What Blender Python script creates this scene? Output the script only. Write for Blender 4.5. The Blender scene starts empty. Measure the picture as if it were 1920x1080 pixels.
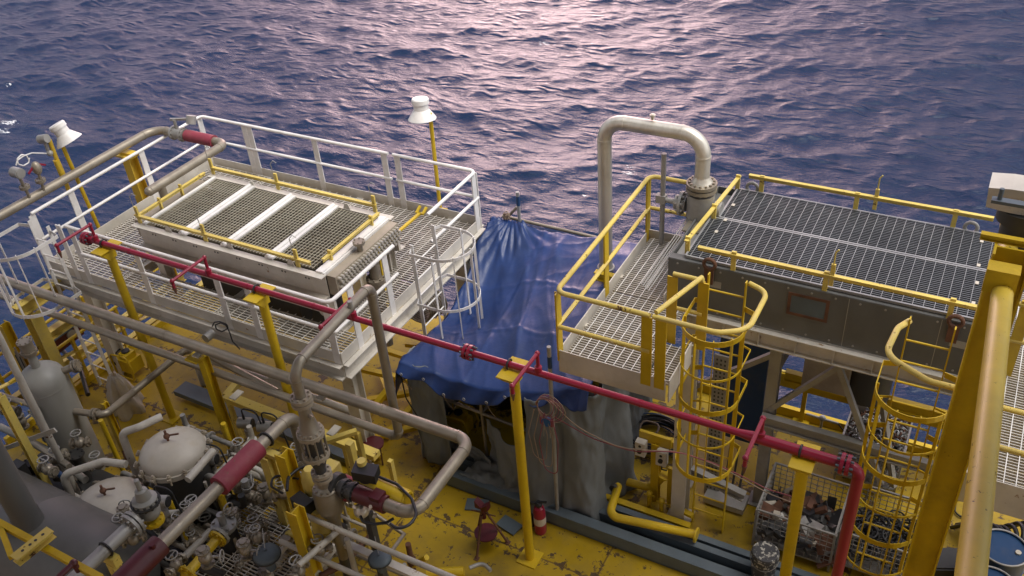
import bpy, bmesh, math, random
import numpy as np
from mathutils import Vector, Matrix, Quaternion
random.seed(7); rng=np.random.default_rng(11)
R=math.radians
SC=bpy.context.scene; COL=SC.collection
# ---------------- camera ----------------
YAW,PITCH,ROLL,FPX,CAMZ=-0.54292623,0.61934704,-0.08487162,1725.47,10.8
f_=Vector((math.sin(YAW)*math.cos(PITCH),math.cos(YAW)*math.cos(PITCH),-math.sin(PITCH)))
r0=Vector((math.cos(YAW),-math.sin(YAW),0)); u0=r0.cross(f_)
r_=r0*math.cos(ROLL)+u0*math.sin(ROLL); u_=-r0*math.sin(ROLL)+u0*math.cos(ROLL)
cam=bpy.data.cameras.new('camera'); co=bpy.data.objects.new('camera',cam); COL.objects.link(co)
cam.sensor_width=36; cam.lens=36*FPX/1920; cam.clip_end=5000; cam.clip_start=.1
M=Matrix((r_,u_,-f_)).transposed().to_4x4(); M.translation=Vector((0,0,CAMZ)); co.matrix_world=M
SC.camera=co
def ray(x,y): return r_*((x-960)/FPX)-u_*((y-540)/FPX)+f_
def at(x,y,z=None,X=None,Y=None,d=None):
    """survey point: where the sight line through a photo pixel meets a known level / wall / distance"""
    r=ray(x,y)
    if z is not None: t=(z-CAMZ)/r.z
    elif X is not None: t=X/r.x
    elif Y is not None: t=Y/r.y
    else: t=d/r.length
    return Vector((0,0,CAMZ))+r*t
# ---------------- light ----------------
SAZ,SEL=R(80),R(64)           # veiled high sun; the bright pink gap in the cloud is low over the sea
sd=Vector((math.sin(SAZ)*math.cos(SEL),math.cos(SAZ)*math.cos(SEL),math.sin(SEL)))
W=bpy.data.worlds.new('World'); SC.world=W; W.use_nodes=True
nt=W.node_tree; N=nt.nodes; L=nt.links; N.clear()
out=N.new('ShaderNodeOutputWorld'); sky=N.new('ShaderNodeTexSky'); sky.sky_type='NISHITA'; sky.sun_disc=False
sky.sun_elevation=SEL; sky.sun_rotation=SAZ; sky.air_density=1.2; sky.dust_density=3
b1=N.new('ShaderNodeBackground'); b1.inputs[1].default_value=.05; L.new(sky.outputs[0],b1.inputs[0])
tc=N.new('ShaderNodeTexCoord'); dp=N.new('ShaderNodeVectorMath'); dp.operation='DOT_PRODUCT'
L.new(tc.outputs['Generated'],dp.inputs[0]); GA,GE=R(-27),R(11); dp.inputs[1].default_value=(math.sin(GA)*math.cos(GE),math.cos(GA)*math.cos(GE),math.sin(GE))
mr=N.new('ShaderNodeMapRange'); mr.inputs[1].default_value=.35; mr.inputs[2].default_value=1.0; L.new(dp.outputs['Value'],mr.inputs[0])
cr=N.new('ShaderNodeValToRGB'); L.new(mr.outputs[0],cr.inputs[0])
els=cr.color_ramp.elements
els[0].position=0; els[0].color=(.95,.95,.98,1)
els[1].position=1; els[1].color=(9.5,6.5,6.2,1)
for p_,c_ in ((.35,(.33,.34,.42,1)),(.62,(.32,.28,.38,1)),(.80,(.52,.38,.46,1)),(.92,(1.15,.78,.85,1)),(.965,(2.4,1.6,1.65,1))):
    e=els.new(p_); e.color=c_
b2=N.new('ShaderNodeBackground'); b2.inputs[1].default_value=.85; L.new(cr.outputs[0],b2.inputs[0])
# thin cloud structure in the overcast
nz=N.new('ShaderNodeTexNoise'); nz.inputs['Scale'].default_value=3; nz.inputs['Detail'].default_value=4; L.new(tc.outputs['Generated'],nz.inputs[0])
mz=N.new('ShaderNodeMapRange'); mz.inputs[1].default_value=.3; mz.inputs[2].default_value=.7; mz.inputs[3].default_value=.65; mz.inputs[4].default_value=1.0; L.new(nz.outputs[0],mz.inputs[0]); L.new(mz.outputs[0],b2.inputs[1])
ad=N.new('ShaderNodeAddShader'); L.new(b1.outputs[0],ad.inputs[0]); L.new(b2.outputs[0],ad.inputs[1]); L.new(ad.outputs[0],out.inputs[0])
sl=bpy.data.lights.new('sun','SUN'); sl.energy=2.5; sl.angle=R(45); sl.color=(1,.95,.88)
so=bpy.data.objects.new('sun',sl); COL.objects.link(so); so.rotation_euler=(-sd).to_track_quat('-Z','Y').to_euler()
SC.view_settings.view_transform='Standard'; SC.view_settings.look='None'; SC.view_settings.gamma=1; SC.view_settings.exposure=0.30
SC.cycles.max_bounces=6; SC.cycles.caustics_reflective=False; SC.cycles.caustics_refractive=False
# ---------------- materials ----------------
def lk(nt,a,b): nt.links.new(a,b)
def mat(name,col,rough=.5,metal=0.,var=.18,vs=1.5,rust=0.,rcol=(.09,.035,.012),rs=5.,bump=.0,bs=20.,streak=1.,dirt=0.,dcol=(.12,.10,.07),spec=.5,alpha=1.,trans=0.,rw=.04):
    m=bpy.data.materials.new(name); m.use_nodes=True; t=m.node_tree; n=t.nodes; b=n['Principled BSDF']
    g=n.new('ShaderNodeNewGeometry'); mp=n.new('ShaderNodeMapping'); mp.inputs['Scale'].default_value=(1,1,streak); lk(t,g.outputs['Position'],mp.inputs[0])
    def noise(s,d=5,r=.6,v=None):
        x=n.new('ShaderNodeTexNoise'); x.inputs['Scale'].default_value=s; x.inputs['Detail'].default_value=d; x.inputs['Roughness'].default_value=r; lk(t,v or mp.outputs[0],x.inputs[0]); return x.outputs[0]
    def rmp(v,a,c,lo=0.,hi=1.):
        x=n.new('ShaderNodeMapRange'); x.inputs[1].default_value=a; x.inputs[2].default_value=c; x.inputs[3].default_value=lo; x.inputs[4].default_value=hi; lk(t,v,x.inputs[0]); return x.outputs[0]
    def mix(fac,a,c,bt='MIX'):
        x=n.new('ShaderNodeMix'); x.data_type='RGBA'; x.blend_type=bt
        if isinstance(fac,float): x.inputs[0].default_value=fac
        else: lk(t,fac,x.inputs[0])
        for i,v in ((6,a),(7,c)):
            if isinstance(v,tuple): x.inputs[i].default_value=(*v[:3],1)
            else: lk(t,v,x.inputs[i])
        return x.outputs[2]
    v=noise(vs); c=mix(rmp(v,.3,.7),tuple(x*(1-var) for x in col),tuple(min(1,x*(1+var)) for x in col))
    if dirt: c=mix(rmp(noise(vs*2.7,7,.7),.5,.75,0,dirt),c,dcol)
    if rust:
        f=rmp(noise(rs,8,.72),1-rust*.74-rw*.5,1-rust*.74+rw*.5); c=mix(f,c,rcol); lk(t,rmp(f,0,1,rough,.85),b.inputs['Roughness'])
    else: lk(t,rmp(noise(vs*4),.3,.7,max(.05,rough-.08),min(1,rough+.1)),b.inputs['Roughness'])
    lk(t,c,b.inputs['Base Color']); b.inputs['Metallic'].default_value=metal
    b.inputs['Specular IOR Level'].default_value=spec; b.inputs['Alpha'].default_value=alpha; b.inputs['Transmission Weight'].default_value=trans
    if bump:
        bp=n.new('ShaderNodeBump'); bp.inputs['Strength'].default_value=bump; bp.inputs['Distance'].default_value=.02; lk(t,noise(bs,6),bp.inputs['Height']); lk(t,bp.outputs[0],b.inputs['Normal'])
    m['x']=1
    return m
YEL=(.58,.395,.012)
MT=dict(
 yellow=mat('yellow_paint',YEL,.42,rust=.42,rs=7,dirt=.35,dcol=(.30,.17,.03),bump=.15,bs=30),
 yellow_old=mat('weathered_yellow_paint',(.64,.49,.11),.5,rust=.50,rs=6,dirt=.5,dcol=(.42,.34,.2),bump=.2),
 white=mat('white_rail_paint',(.76,.74,.71),.4,rust=.40,rs=8,dirt=.3,dcol=(.42,.36,.28)),
 cream=mat('cream_platform_paint',(.60,.565,.50),.5,rust=.46,rs=5,rcol=(.28,.17,.08),dirt=.4,dcol=(.42,.37,.29),bump=.1),
 grate_cream=mat('cream_grating',(.56,.53,.48),.5,dirt=.5,dcol=(.30,.22,.13),vs=1.2),
 grate_dark=mat('galvanized_grating_dark',(.145,.155,.165),.45,metal=.3,dirt=.3,dcol=(.1,.1,.1)),
 grate_bar=mat('galvanized_cross_bar',(.34,.34,.34),.4,metal=.3),
 red=mat('crimson_pipe_paint',(.27,.011,.035),.32,var=.1,rust=.30,rs=9,dirt=.2,dcol=(.25,.06,.07)),
 sleeve=mat('faded_red_lagging',(.24,.032,.052),.6,rust=.47,rs=8,rcol=(.16,.11,.06),dirt=.4,dcol=(.3,.15,.12)),
 pipe=mat('dull_steel_pipe',(.30,.262,.205),.42,metal=.45,var=.2,vs=2.5,dirt=.55,dcol=(.26,.21,.14),bump=.08,bs=40),
 pipe_light=mat('bright_steel_pipe',(.64,.60,.52),.36,metal=.5,var=.15,vs=2,dirt=.5,dcol=(.38,.31,.2),streak=.25,rust=.3),
 steel=mat('galvanized_steel',(.36,.35,.33),.5,metal=.4,dirt=.4),
 vessel=mat('grey_vessel_paint',(.29,.285,.26),.5,dirt=.35,dcol=(.22,.20,.16),vs=1,streak=.4),
 vessel_dark=mat('dark_cladding',(.12,.118,.11),.5,metal=.15,dirt=.5,dcol=(.08,.08,.07),vs=.9,streak=.4),
 whitepipe=mat('dull_white_pipe_paint',(.46,.43,.375),.5,rust=.46,dirt=.5,dcol=(.28,.24,.18)),
 grate_bay=mat('bay_mesh',(.44,.41,.32),.55,dirt=.6,dcol=(.22,.17,.09)),
 lid=mat('off_white_lid_paint',(.47,.43,.37),.5,rust=.43,rs=4,rcol=(.22,.13,.04),dirt=.5,dcol=(.40,.32,.2)),
 darkmetal=mat('dark_steel',(.06,.06,.06),.5,metal=.3,dirt=.4,dcol=(.1,.08,.06)),
 plate=mat('dark_grey_cooler_plate',(.12,.122,.118),.55,var=.25,vs=1.6,dirt=.5,dcol=(.15,.135,.11),streak=.6,bump=.08,bs=8),
 black=mat('black_rubber',(.018,.018,.02),.45),
 tarp=mat('blue_tarpaulin',(.010,.034,.135),.38,var=.25,vs=1.5,dirt=.35,dcol=(.05,.08,.2),bump=.2,bs=10,spec=.5),
 canvas=mat('grey_canvas',(.17,.185,.19),.8,var=.25,vs=2.2,dirt=.3,dcol=(.12,.11,.09),bump=.25,bs=9,streak=.5),
 bluegrey=mat('blue_grey_beam_paint',(.10,.13,.155),.5,var=.2,dirt=.4,dcol=(.08,.08,.08),rust=.33,rs=4),
 fins=mat('fouled_fin_tubes',(.055,.043,.026),.8,var=.4,vs=4),
 tan=mat('tan_header_paint',(.34,.29,.22),.5,rust=.42,dirt=.4),
 blue=mat('blue_paint',(.008,.09,.30),.4,var=.1),
 drumblue=mat('drum_blue_paint',(.006,.045,.13),.4,rust=.4,dirt=.3),
 bluedark=mat('dark_blue_paint',(.012,.045,.12),.5,dirt=.3),
 rope=mat('pale_rope',(.30,.22,.16),.9),
 pink=mat('pink_rope',(.26,.07,.09),.9),
 plasticw=mat('milky_plastic_sheet',(.62,.58,.52),.35,alpha=.4),
 glass=mat('lamp_glass',(.7,.7,.68),.1,trans=.6),
 paintdrip=mat('paint_splashed_bucket',(.05,.05,.055),.6,rust=.60,rs=14,rcol=(.50,.48,.42)),
 scrap=mat('galvanized_clamps',(.42,.43,.43),.35,metal=.6,var=.4,vs=20,rust=.4,rs=15),
 rusty=mat('rusty_steel',(.13,.06,.035),.8,var=.4,vs=6),
 orange=mat('orange_steel_paint',(.62,.42,.035),.42,rust=.35),
 labelw=mat('pale_label',(.55,.50,.42),.6),
 reddark=mat('dark_red_paint',(.085,.008,.014),.45,rust=.38,dirt=.3),
)
def deck_mat():
    m=bpy.data.materials.new('deck_yellow_paint'); m.use_nodes=True; t=m.node_tree; n=t.nodes; b=n['Principled BSDF']
    g=n.new('ShaderNodeNewGeometry'); sx=n.new('ShaderNodeSeparateXYZ'); lk(t,g.outputs['Position'],sx.inputs[0])
    def ma(op,a,b_=None,c=None):
        x=n.new('ShaderNodeMath'); x.operation=op
        for i,v in enumerate((a,b_,c)):
            if v is None: continue
            if isinstance(v,(int,float)): x.inputs[i].default_value=v
            else: lk(t,v,x.inputs[i])
        return x.outputs[0]
    def noise(s,d,r,off=0):
        mp=n.new('ShaderNodeMapping'); mp.inputs['Location'].default_value=(off,off*.7,0); lk(t,g.outputs['Position'],mp.inputs[0])
        x=n.new('ShaderNodeTexNoise'); x.inputs['Scale'].default_value=s; x.inputs['Detail'].default_value=d; x.inputs['Roughness'].default_value=r; lk(t,mp.outputs[0],x.inputs[0]); return x.outputs[0]
    def mr(v,a,c,lo=0.,hi=1.):
        x=n.new('ShaderNodeMapRange'); x.inputs[1].default_value=a; x.inputs[2].default_value=c; x.inputs[3].default_value=lo; x.inputs[4].default_value=hi; lk(t,v,x.inputs[0]); return x.outputs[0]
    def mix(f,a,c):
        x=n.new('ShaderNodeMix'); x.data_type='RGBA'; lk(t,f,x.inputs[0])
        for i,v in ((6,a),(7,c)):
            if isinstance(v,tuple): x.inputs[i].default_value=(*v,1)
            else: lk(t,v,x.inputs[i])
        return x.outputs[2]
    wob=mr(noise(1.2,3,.5),0,1,-.03,.03)
    def seam(ax,per,off):   # distance to a plate seam
        v=ma('ADD',ma('ADD',sx.outputs[ax],off),wob); v=ma('FRACT',ma('DIVIDE',v,per)); return ma('MULTIPLY',ma('MINIMUM',v,ma('SUBTRACT',1.,v)),per)
    d=ma('MINIMUM',seam(1,1.23,.1),seam(0,3.1,.35))
    near=mr(d,0,.22,1,0)
    c=mix(mr(noise(.9,4,.6),.3,.7),(.33,.215,.002),(.46,.30,.004))
    c=mix(mr(noise(2.1,6,.7,9),.52,.72,0,.5),c,(.23,.165,.035))       # worn / dirty film
    c=mix(mr(noise(11,6,.8,3),.62,.70,0,.5),c,(.22,.14,.04))
    chips=ma('GREATER_THAN',ma('ADD',noise(6.5,7,.72,5),ma('MULTIPLY',near,.10)),.605)
    big=ma('GREATER_THAN',noise(1.7,8,.74,17),.625)
    c=mix(mr(ma('MAXIMUM',chips,big),0,1,0,.92),c,(.060,.035,.022))
    c=mix(mr(d,.006,.016,.85,0),c,(.10,.055,.015))
    c=mix(mr(noise(.55,6,.65,31),.54,.66,0,.6),c,(.12,.085,.025))
    lk(t,c,b.inputs['Base Color']); lk(t,mr(noise(3,5,.6),.3,.7,.32,.62),b.inputs['Roughness'])
    bp=n.new('ShaderNodeBump'); bp.inputs['Strength'].default_value=.4; bp.inputs['Distance'].default_value=.01
    lk(t,ma('SUBTRACT',ma('ADD',noise(4,6,.6),mr(d,0,.03,.7,0)),ma('MULTIPLY',chips,.6)),bp.inputs['Height']); lk(t,bp.outputs[0],b.inputs['Normal'])
    return m
MT['deck']=deck_mat()
# ---------------- mesh builder ----------------
ORG={}
def V(*a): return Vector(a) if len(a)==3 else Vector(a[0])
def perp(d):
    d=V(d).normalized(); a=Vector((0,0,1)) if abs(d.z)<.9 else Vector((1,0,0))
    u=a.cross(d).normalized(); return u,d.cross(u).normalized()
def fillet(pts,rad,n=7):
    pts=[V(p) for p in pts]; o=[pts[0]]; ends=[]
    for i in range(1,len(pts)-1):
        a=(pts[i-1]-pts[i]); b=(pts[i+1]-pts[i]); la,lb=a.length,b.length; a.normalize(); b.normalize()
        ang=a.angle(b)
        if ang>math.pi-.02: o.append(pts[i]); continue
        rr=rad[i-1] if isinstance(rad,(list,tuple)) else rad
        t=min(rr/math.tan(ang/2),la*.49,lb*.49); rr=t*math.tan(ang/2)
        c=pts[i]+(a+b).normalized()*(rr/math.sin(ang/2)); p0=pts[i]+a*t; p1=pts[i]+b*t
        v0=p0-c; v1=p1-c; tot=v0.angle(v1); ax=v0.cross(v1).normalized()
        for k in range(n+1): o.append(c+Quaternion(ax,tot*k/n)@v0)
        ends+=[(p0,-a),(p1,b)]
    o.append(pts[-1]); return o,ends
class MB:
    def __init__(s): s.v=[]; s.f=[]; s.sm=[]
    def add(s,vs,fs,sm=False):
        k=len(s.v); s.v+= [tuple(v) for v in vs]
        for i,f in enumerate(fs): s.f.append(tuple(k+j for j in f)); s.sm.append(sm if isinstance(sm,bool) else sm[i])
        return s
    def hexa(s,c,ax,ay,az):
        c=V(c); vs=[c+ax*i+ay*j+az*k for k in(-1,1) for j in(-1,1) for i in(-1,1)]
        return s.add(vs,[(0,2,3,1),(4,5,7,6),(0,1,5,4),(2,6,7,3),(0,4,6,2),(1,3,7,5)])
    def box(s,x0,x1,y0,y1,z0,z1): return s.hexa(((x0+x1)/2,(y0+y1)/2,(z0+z1)/2),V((x1-x0)/2,0,0),V(0,(y1-y0)/2,0),V(0,0,(z1-z0)/2))
    def bar(s,p,q,w,h,up=(0,0,1)):
        p,q=V(p),V(q); d=(q-p); l=d.length; d.normalize(); u=V(up)
        if abs(d.dot(u.normalized()))>.98: u=V(0,1,0) if abs(d.y)<.9 else V(1,0,0)
        sd_=d.cross(u).normalized(); up_=sd_.cross(d).normalized()
        return s.hexa((p+q)/2,d*l/2,sd_*w/2,up_*h/2)
    def hbeam(s,p,q,w,h,t=.02,up=(0,0,1)):
        p,q=V(p),V(q); d=(q-p).normalized(); u=V(up)
        if abs(d.dot(u.normalized()))>.98: u=V(0,1,0)
        sd_=d.cross(u).normalized(); up_=sd_.cross(d).normalized()
        for k in(-1,1): s.bar(p+up_*k*(h-t)/2,q+up_*k*(h-t)/2,w,t,up_)
        return s.bar(p,q,t,h-2*t,up_)
    def channel(s,p,q,w,h,side,t=.02):
        p,q=V(p),V(q); sd_=V(side)
        for k in(-1,1): s.bar(p+V(0,0,k*(h-t)/2)+sd_*w/2,q+V(0,0,k*(h-t)/2)+sd_*w/2,w,t)
        return s.bar(p,q,t,h-2*t)
    def cyl(s,p,q,r,r2=None,n=16,caps=True):
        p,q=V(p),V(q); r2=r if r2 is None else r2; u,w=perp(q-p)
        cs=[(math.cos(2*math.pi*i/n),math.sin(2*math.pi*i/n)) for i in range(n)]
        vs=[p+(u*a+w*b)*r for a,b in cs]+[q+(u*a+w*b)*r2 for a,b in cs]
        fs=[(i,(i+1)%n,n+(i+1)%n,n+i) for i in range(n)]; sm=[True]*n
        s.add(vs,fs,sm)
        if caps:
            if r>1e-4: s.add(vs[:n],[tuple(range(n))[::-1]])
            if r2>1e-4: s.add(vs[n:],[tuple(range(n))])
        return s
    def tube(s,pts,r,n=12,bend=None,weld=0,fl=7):
        ends=[]
        if bend: pts,ends=fillet(pts,bend,fl)
        pts=[V(p) for p in pts]; T=[]
        for i in range(len(pts)):
            a=pts[max(i-1,0)]; b=pts[min(i+1,len(pts)-1)]; T.append((b-a).normalized())
        u,w=perp(T[0]); rings=[]
        for i,p in enumerate(pts):
            if i:
                q=T[i-1].rotation_difference(T[i]); u=q@u
            u=(u-T[i]*u.dot(T[i])).normalized(); w=T[i].cross(u)
            rr=r(i/(len(pts)-1)) if callable(r) else r
            rings.append([p+(u*math.cos(2*math.pi*k/n)+w*math.sin(2*math.pi*k/n))*rr for k in range(n)])
        vs=[v for g in rings for v in g]; fs=[]
        for i in range(len(rings)-1):
            for k in range(n): fs.append((i*n+k,i*n+(k+1)%n,(i+1)*n+(k+1)%n,(i+1)*n+k))
        s.add(vs,fs,True); s.add(rings[0],[tuple(range(n))[::-1]]); s.add(rings[-1],[tuple(range(n))])
        if weld:
            for p,d in ends: s.cyl(p-d*.012,p+d*.012,r+weld,n=n)
        return s
    def lathe(s,base,prof,n=24,axis=(0,0,1)):
        base=V(base); ax=V(axis).normalized(); u,w=perp(ax)
        for j in range(1,len(prof)-1):    # break the shading at sharp profile corners
            a=Vector((prof[j][0]-prof[j-1][0],prof[j][1]-prof[j-1][1])); b=Vector((prof[j+1][0]-prof[j][0],prof[j+1][1]-prof[j][1]))
            if a.length>1e-6 and b.length>1e-6 and a.angle(b)>R(33):
                s.lathe(base,prof[:j+1],n,axis); return s.lathe(base,prof[j:],n,axis)
        vs=[];
        for r,z in prof:
            for i in range(n):
                a=2*math.pi*i/n; vs.append(base+ax*z+(u*math.cos(a)+w*math.sin(a))*max(r,1e-4))
        fs=[(j*n+i,j*n+(i+1)%n,(j+1)*n+(i+1)%n,(j+1)*n+i) for j in range(len(prof)-1) for i in range(n)]
        sm=[]
        for j in range(len(prof)-1): sm+=[True]*n
        return s.add(vs,fs,sm)
    def flange(s,c,ax,r,t=.045,bolts=8,br=None):
        c=V(c); ax=V(ax).normalized(); s.cyl(c-ax*t/2,c+ax*t/2,r,n=20)
        u,w=perp(ax); br=br or r*.12
        for i in range(bolts):
            a=2*math.pi*(i+.5)/bolts; o=(u*math.cos(a)+w*math.sin(a))*r*.8
            s.cyl(c+o-ax*(t*.5+br*1.4),c+o+ax*(t*.5+br*1.4),br,n=6)
        return s
    def ball(s,c,r,n=14,sz=1.,m=8): return s.lathe(V(c)-V(0,0,r*sz),[(r*math.sin(math.pi*i/m),r*sz*(1-math.cos(math.pi*i/m))) for i in range(m+1)],n)
    def build(s,name,m,parent=None):
        me=bpy.data.meshes.new(name); o=bpy.data.objects.new(name,me); COL.objects.link(o)
        if parent is not None: org=ORG[parent.name]; o.parent=parent
        else:
            a=np.array(s.v); org=Vector(((a[:,0].min()+a[:,0].max())/2,(a[:,1].min()+a[:,1].max())/2,a[:,2].min())); o.location=org
        ORG[o.name]=org
        me.from_pydata([(v[0]-org[0],v[1]-org[1],v[2]-org[2]) for v in s.v],[],s.f)
        me.polygons.foreach_set('use_smooth',s.sm); me.materials.append(MT[m] if isinstance(m,str) else m); me.update()
        return o
def tag(o,label,cat,group=None,kind=None):
    if label: o['label']=label
    if cat: o['category']=cat
    if group: o['group']=group
    if kind: o['kind']=kind
    return o
def T(name,label,cat,loc,group=None):
    o=bpy.data.objects.new(name,None); COL.objects.link(o); o.location=V(loc); o.empty_display_size=.2
    ORG[o.name]=V(loc); return tag(o,label,cat,group)
def copy_tree(o,off=None,label=None,parent=None):
    c=o.copy(); COL.objects.link(c); c.parent=parent
    if off is not None: c.location=o.location+V(off)
    if label: c['label']=label
    ORG[c.name]=(ORG[o.name]+V(off)) if off is not None else ORG[o.name]
    for ch in list(o.children): copy_tree(ch,None,None,c)
    return c
def text(body,size,loc,parent,mt,name='lettering'):
    fc=bpy.data.curves.new(name,'FONT'); fc.body=body; fc.size=size; fc.extrude=.001; fo=bpy.data.objects.new(name+'_tmp',fc)
    me=bpy.data.meshes.new_from_object(fo); o=bpy.data.objects.new(name,me); COL.objects.link(o); bpy.data.objects.remove(fo); o.parent=parent; o.location=V(loc)-ORG[parent.name]; o.rotation_euler=(R(90),0,0); me.materials.clear(); me.materials.append(MT[mt]); return o
def structure(o): o['kind']='structure'; return o
# ---------------- setting: sea ----------------
SEAZ=-20.
def sea():
    n=1024; Ls=256.; dx=Ls/n; g=9.81
    k=2*np.pi*np.fft.fftfreq(n,dx); KX,KY=np.meshgrid(k,k,indexing='ij'); K=np.hypot(KX,KY); K[0,0]=1
    wd=np.array([math.cos(R(118)),math.sin(R(118))])   # waves run up the picture, a little to the right
    cs=(KX*wd[0]+KY*wd[1])/K
    U=4.5; Lp=U*U/g
    P=np.exp(-1/(K*Lp)**2)/K**4*(np.abs(cs)**2.2*.85+.15)*np.exp(-(K*.075)**2); P[0,0]=0
    P*=1+1.5*np.exp(-((K-2*np.pi/1.8)/(2.2))**2); P+=.0008*P.max()*np.exp(-((K-.42)/.14)**2)*np.abs(cs)**4     # short chop
    h=(rng.normal(size=(n,n))+1j*rng.normal(size=(n,n)))*np.sqrt(P)
    z=np.real(np.fft.ifft2(h)); s=.11/z.std(); z*=s
    dxm=np.real(np.fft.ifft2(-1j*KX/K*h))*s; dym=np.real(np.fft.ifft2(-1j*KY/K*h))*s
    gx,gy=np.meshgrid(np.arange(n)*dx,np.arange(n)*dx,indexing='ij')
    X0,Y0=-205.,-30.
    e=np.minimum.reduce([gx,gy,gx.max()-gx,gy.max()-gy]); fade=np.clip(e/12,0,1)
    ch=1.35
    co_=np.stack([X0+gx-ch*dxm*fade,Y0+gy-ch*dym*fade,SEAZ+z*fade],-1).reshape(-1,3)
    idx=np.arange(n*n).reshape(n,n)
    q=np.stack([idx[:-1,:-1],idx[1:,:-1],idx[1:,1:],idx[:-1,1:]],-1).reshape(-1,4)
    x1,y1=X0+(n-1)*dx,Y0+(n-1)*dx; B=3500
    ex=np.array([[-B,-B,SEAZ],[x1+B,-B,SEAZ],[x1+B,y1+B,SEAZ],[-B,y1+B,SEAZ],[X0,Y0,SEAZ],[x1,Y0,SEAZ],[x1,y1,SEAZ],[X0,y1,SEAZ]],float)
    b=n*n; q=np.concatenate([q,np.array([[b,b+1,b+5,b+4],[b+1,b+2,b+6,b+5],[b+2,b+3,b+7,b+6],[b+3,b,b+4,b+7]])])
    vs=np.concatenate([co_,ex])
    # foam: white crests at a few breaking spots
    foam=np.zeros(len(vs)); sl_=np.concatenate([z.reshape(-1)/z.std(),np.zeros(8)])
    for px,py,rad in ((12,222,1.6),(2,238,1.3),(1024,74,1.3),(1178,318,.9),(1182,308,.6),(1098,362,.5),(1275,378,.5),(15,155,.7),(1615,38,.5),(560,640,.5)):
        p=at(px,py,z=SEAZ+.3); d=np.hypot((vs[:,0]-p.x)/1.5,(vs[:,1]-p.y)/.8); foam=np.maximum(foam,np.clip(1.25-d/rad,0,1))
    me=bpy.data.meshes.new('sea'); me.vertices.add(len(vs)); me.vertices.foreach_set('co',vs.ravel())
    me.loops.add(q.size); me.loops.foreach_set('vertex_index',q.ravel()); me.polygons.add(len(q))
    me.polygons.foreach_set('loop_start',np.arange(0,q.size,4)); me.polygons.foreach_set('loop_total',np.full(len(q),4)); me.polygons.foreach_set('use_smooth',np.ones(len(q),bool))
    me.update(); me.validate()
    a=me.attributes.new('foam','FLOAT','POINT'); a.data.foreach_set('value',foam)
    o=bpy.data.objects.new('sea',me); COL.objects.link(o)
    m=bpy.data.materials.new('sea_water'); m.use_nodes=True; t=m.node_tree; nn=t.nodes; bs=nn['Principled BSDF']
    gm=nn.new('ShaderNodeNewGeometry'); mp=nn.new('ShaderNodeMapping'); mp.inputs['Rotation'].default_value=(0,0,R(-28)); mp.inputs['Scale'].default_value=(.55,1.25,1); lk(t,gm.outputs['Position'],mp.inputs[0])
    def nz_(s,d,r):
        x=nn.new('ShaderNodeTexNoise'); x.inputs['Scale'].default_value=s; x.inputs['Detail'].default_value=d; x.inputs['Roughness'].default_value=r; lk(t,mp.outputs[0],x.inputs[0]); return x.outputs[0]
    bp=nn.new('ShaderNodeBump'); bp.inputs['Strength'].default_value=1; bp.inputs['Distance'].default_value=.07; lk(t,nz_(1.1,5,.55),bp.inputs['Height'])
    bq=nn.new('ShaderNodeBump'); bq.inputs['Strength'].default_value=1; bq.inputs['Distance'].default_value=.06; lk(t,nz_(5.5,4,.6),bq.inputs['Height']); lk(t,bp.outputs[0],bq.inputs['Normal'])
    rg=nn.new('ShaderNodeTexNoise'); rg.noise_type='RIDGED_MULTIFRACTAL'; rg.inputs['Scale'].default_value=.95; rg.inputs['Detail'].default_value=7; rg.inputs['Roughness'].default_value=.55; rg.inputs['Distortion'].default_value=.35; lk(t,mp.outputs[0],rg.inputs[0])
    br=nn.new('ShaderNodeBump'); br.inputs['Strength'].default_value=1; br.inputs['Distance'].default_value=.24; lk(t,rg.outputs[0],br.inputs['Height']); lk(t,bq.outputs[0],br.inputs['Normal'])
    lk(t,br.outputs[0],bs.inputs['Normal'])
    at_=nn.new('ShaderNodeAttribute'); at_.attribute_name='foam'
    ma=nn.new('ShaderNodeMath'); ma.operation='MULTIPLY_ADD'; lk(t,at_.outputs['Fac'],ma.inputs[0]); ma.inputs[1].default_value=.42; lk(t,nz_(3.2,7,.75),ma.inputs[2])
    gt=nn.new('ShaderNodeMapRange'); gt.inputs[1].default_value=.90; gt.inputs[2].default_value=1.0; lk(t,ma.outputs[0],gt.inputs[0])
    mx=nn.new('ShaderNodeMix'); mx.data_type='RGBA'; lk(t,gt.outputs[0],mx.inputs[0]); mx.inputs[6].default_value=(.003,.014,.046,1); mx.inputs[7].default_value=(.75,.75,.75,1)
    lk(t,mx.outputs[2],bs.inputs['Base Color']); bs.inputs['Roughness'].default_value=.16; bs.inputs['IOR'].default_value=1.34; bs.inputs['Specular IOR Level'].default_value=.5
    me.materials.append(m); structure(o)
sea()
# ---------------- setting: deck ----------------
DX0,DX1,DY1=-13.75,12.,11.62
m=MB(); m.box(DX0,DX1,-12,DY1,-.3,0); structure(m.build('deck','deck'))
m=MB()
m.box(DX0+.35,DX1,-30,10.6,-24,-.32); structure(m.build('hull','bluegrey'))
# raised deck edge coaming
m=MB(); m.bar((-8.5,DY1-.04,.09),(3.5,DY1-.04,.09),.08,.17); tag(m.build('deck_coaming','yellow'),'low yellow upstand along the seaward edge of the deck under the right cooler','deck edge')
m=MB(); m.bar((DX0+.04,5.5,.07),(DX0+.04,9.5,.07),.08,.13); tag(m.build('deck_coaming','yellow'),'short low yellow upstand along the left end of the deck','deck edge')
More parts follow.
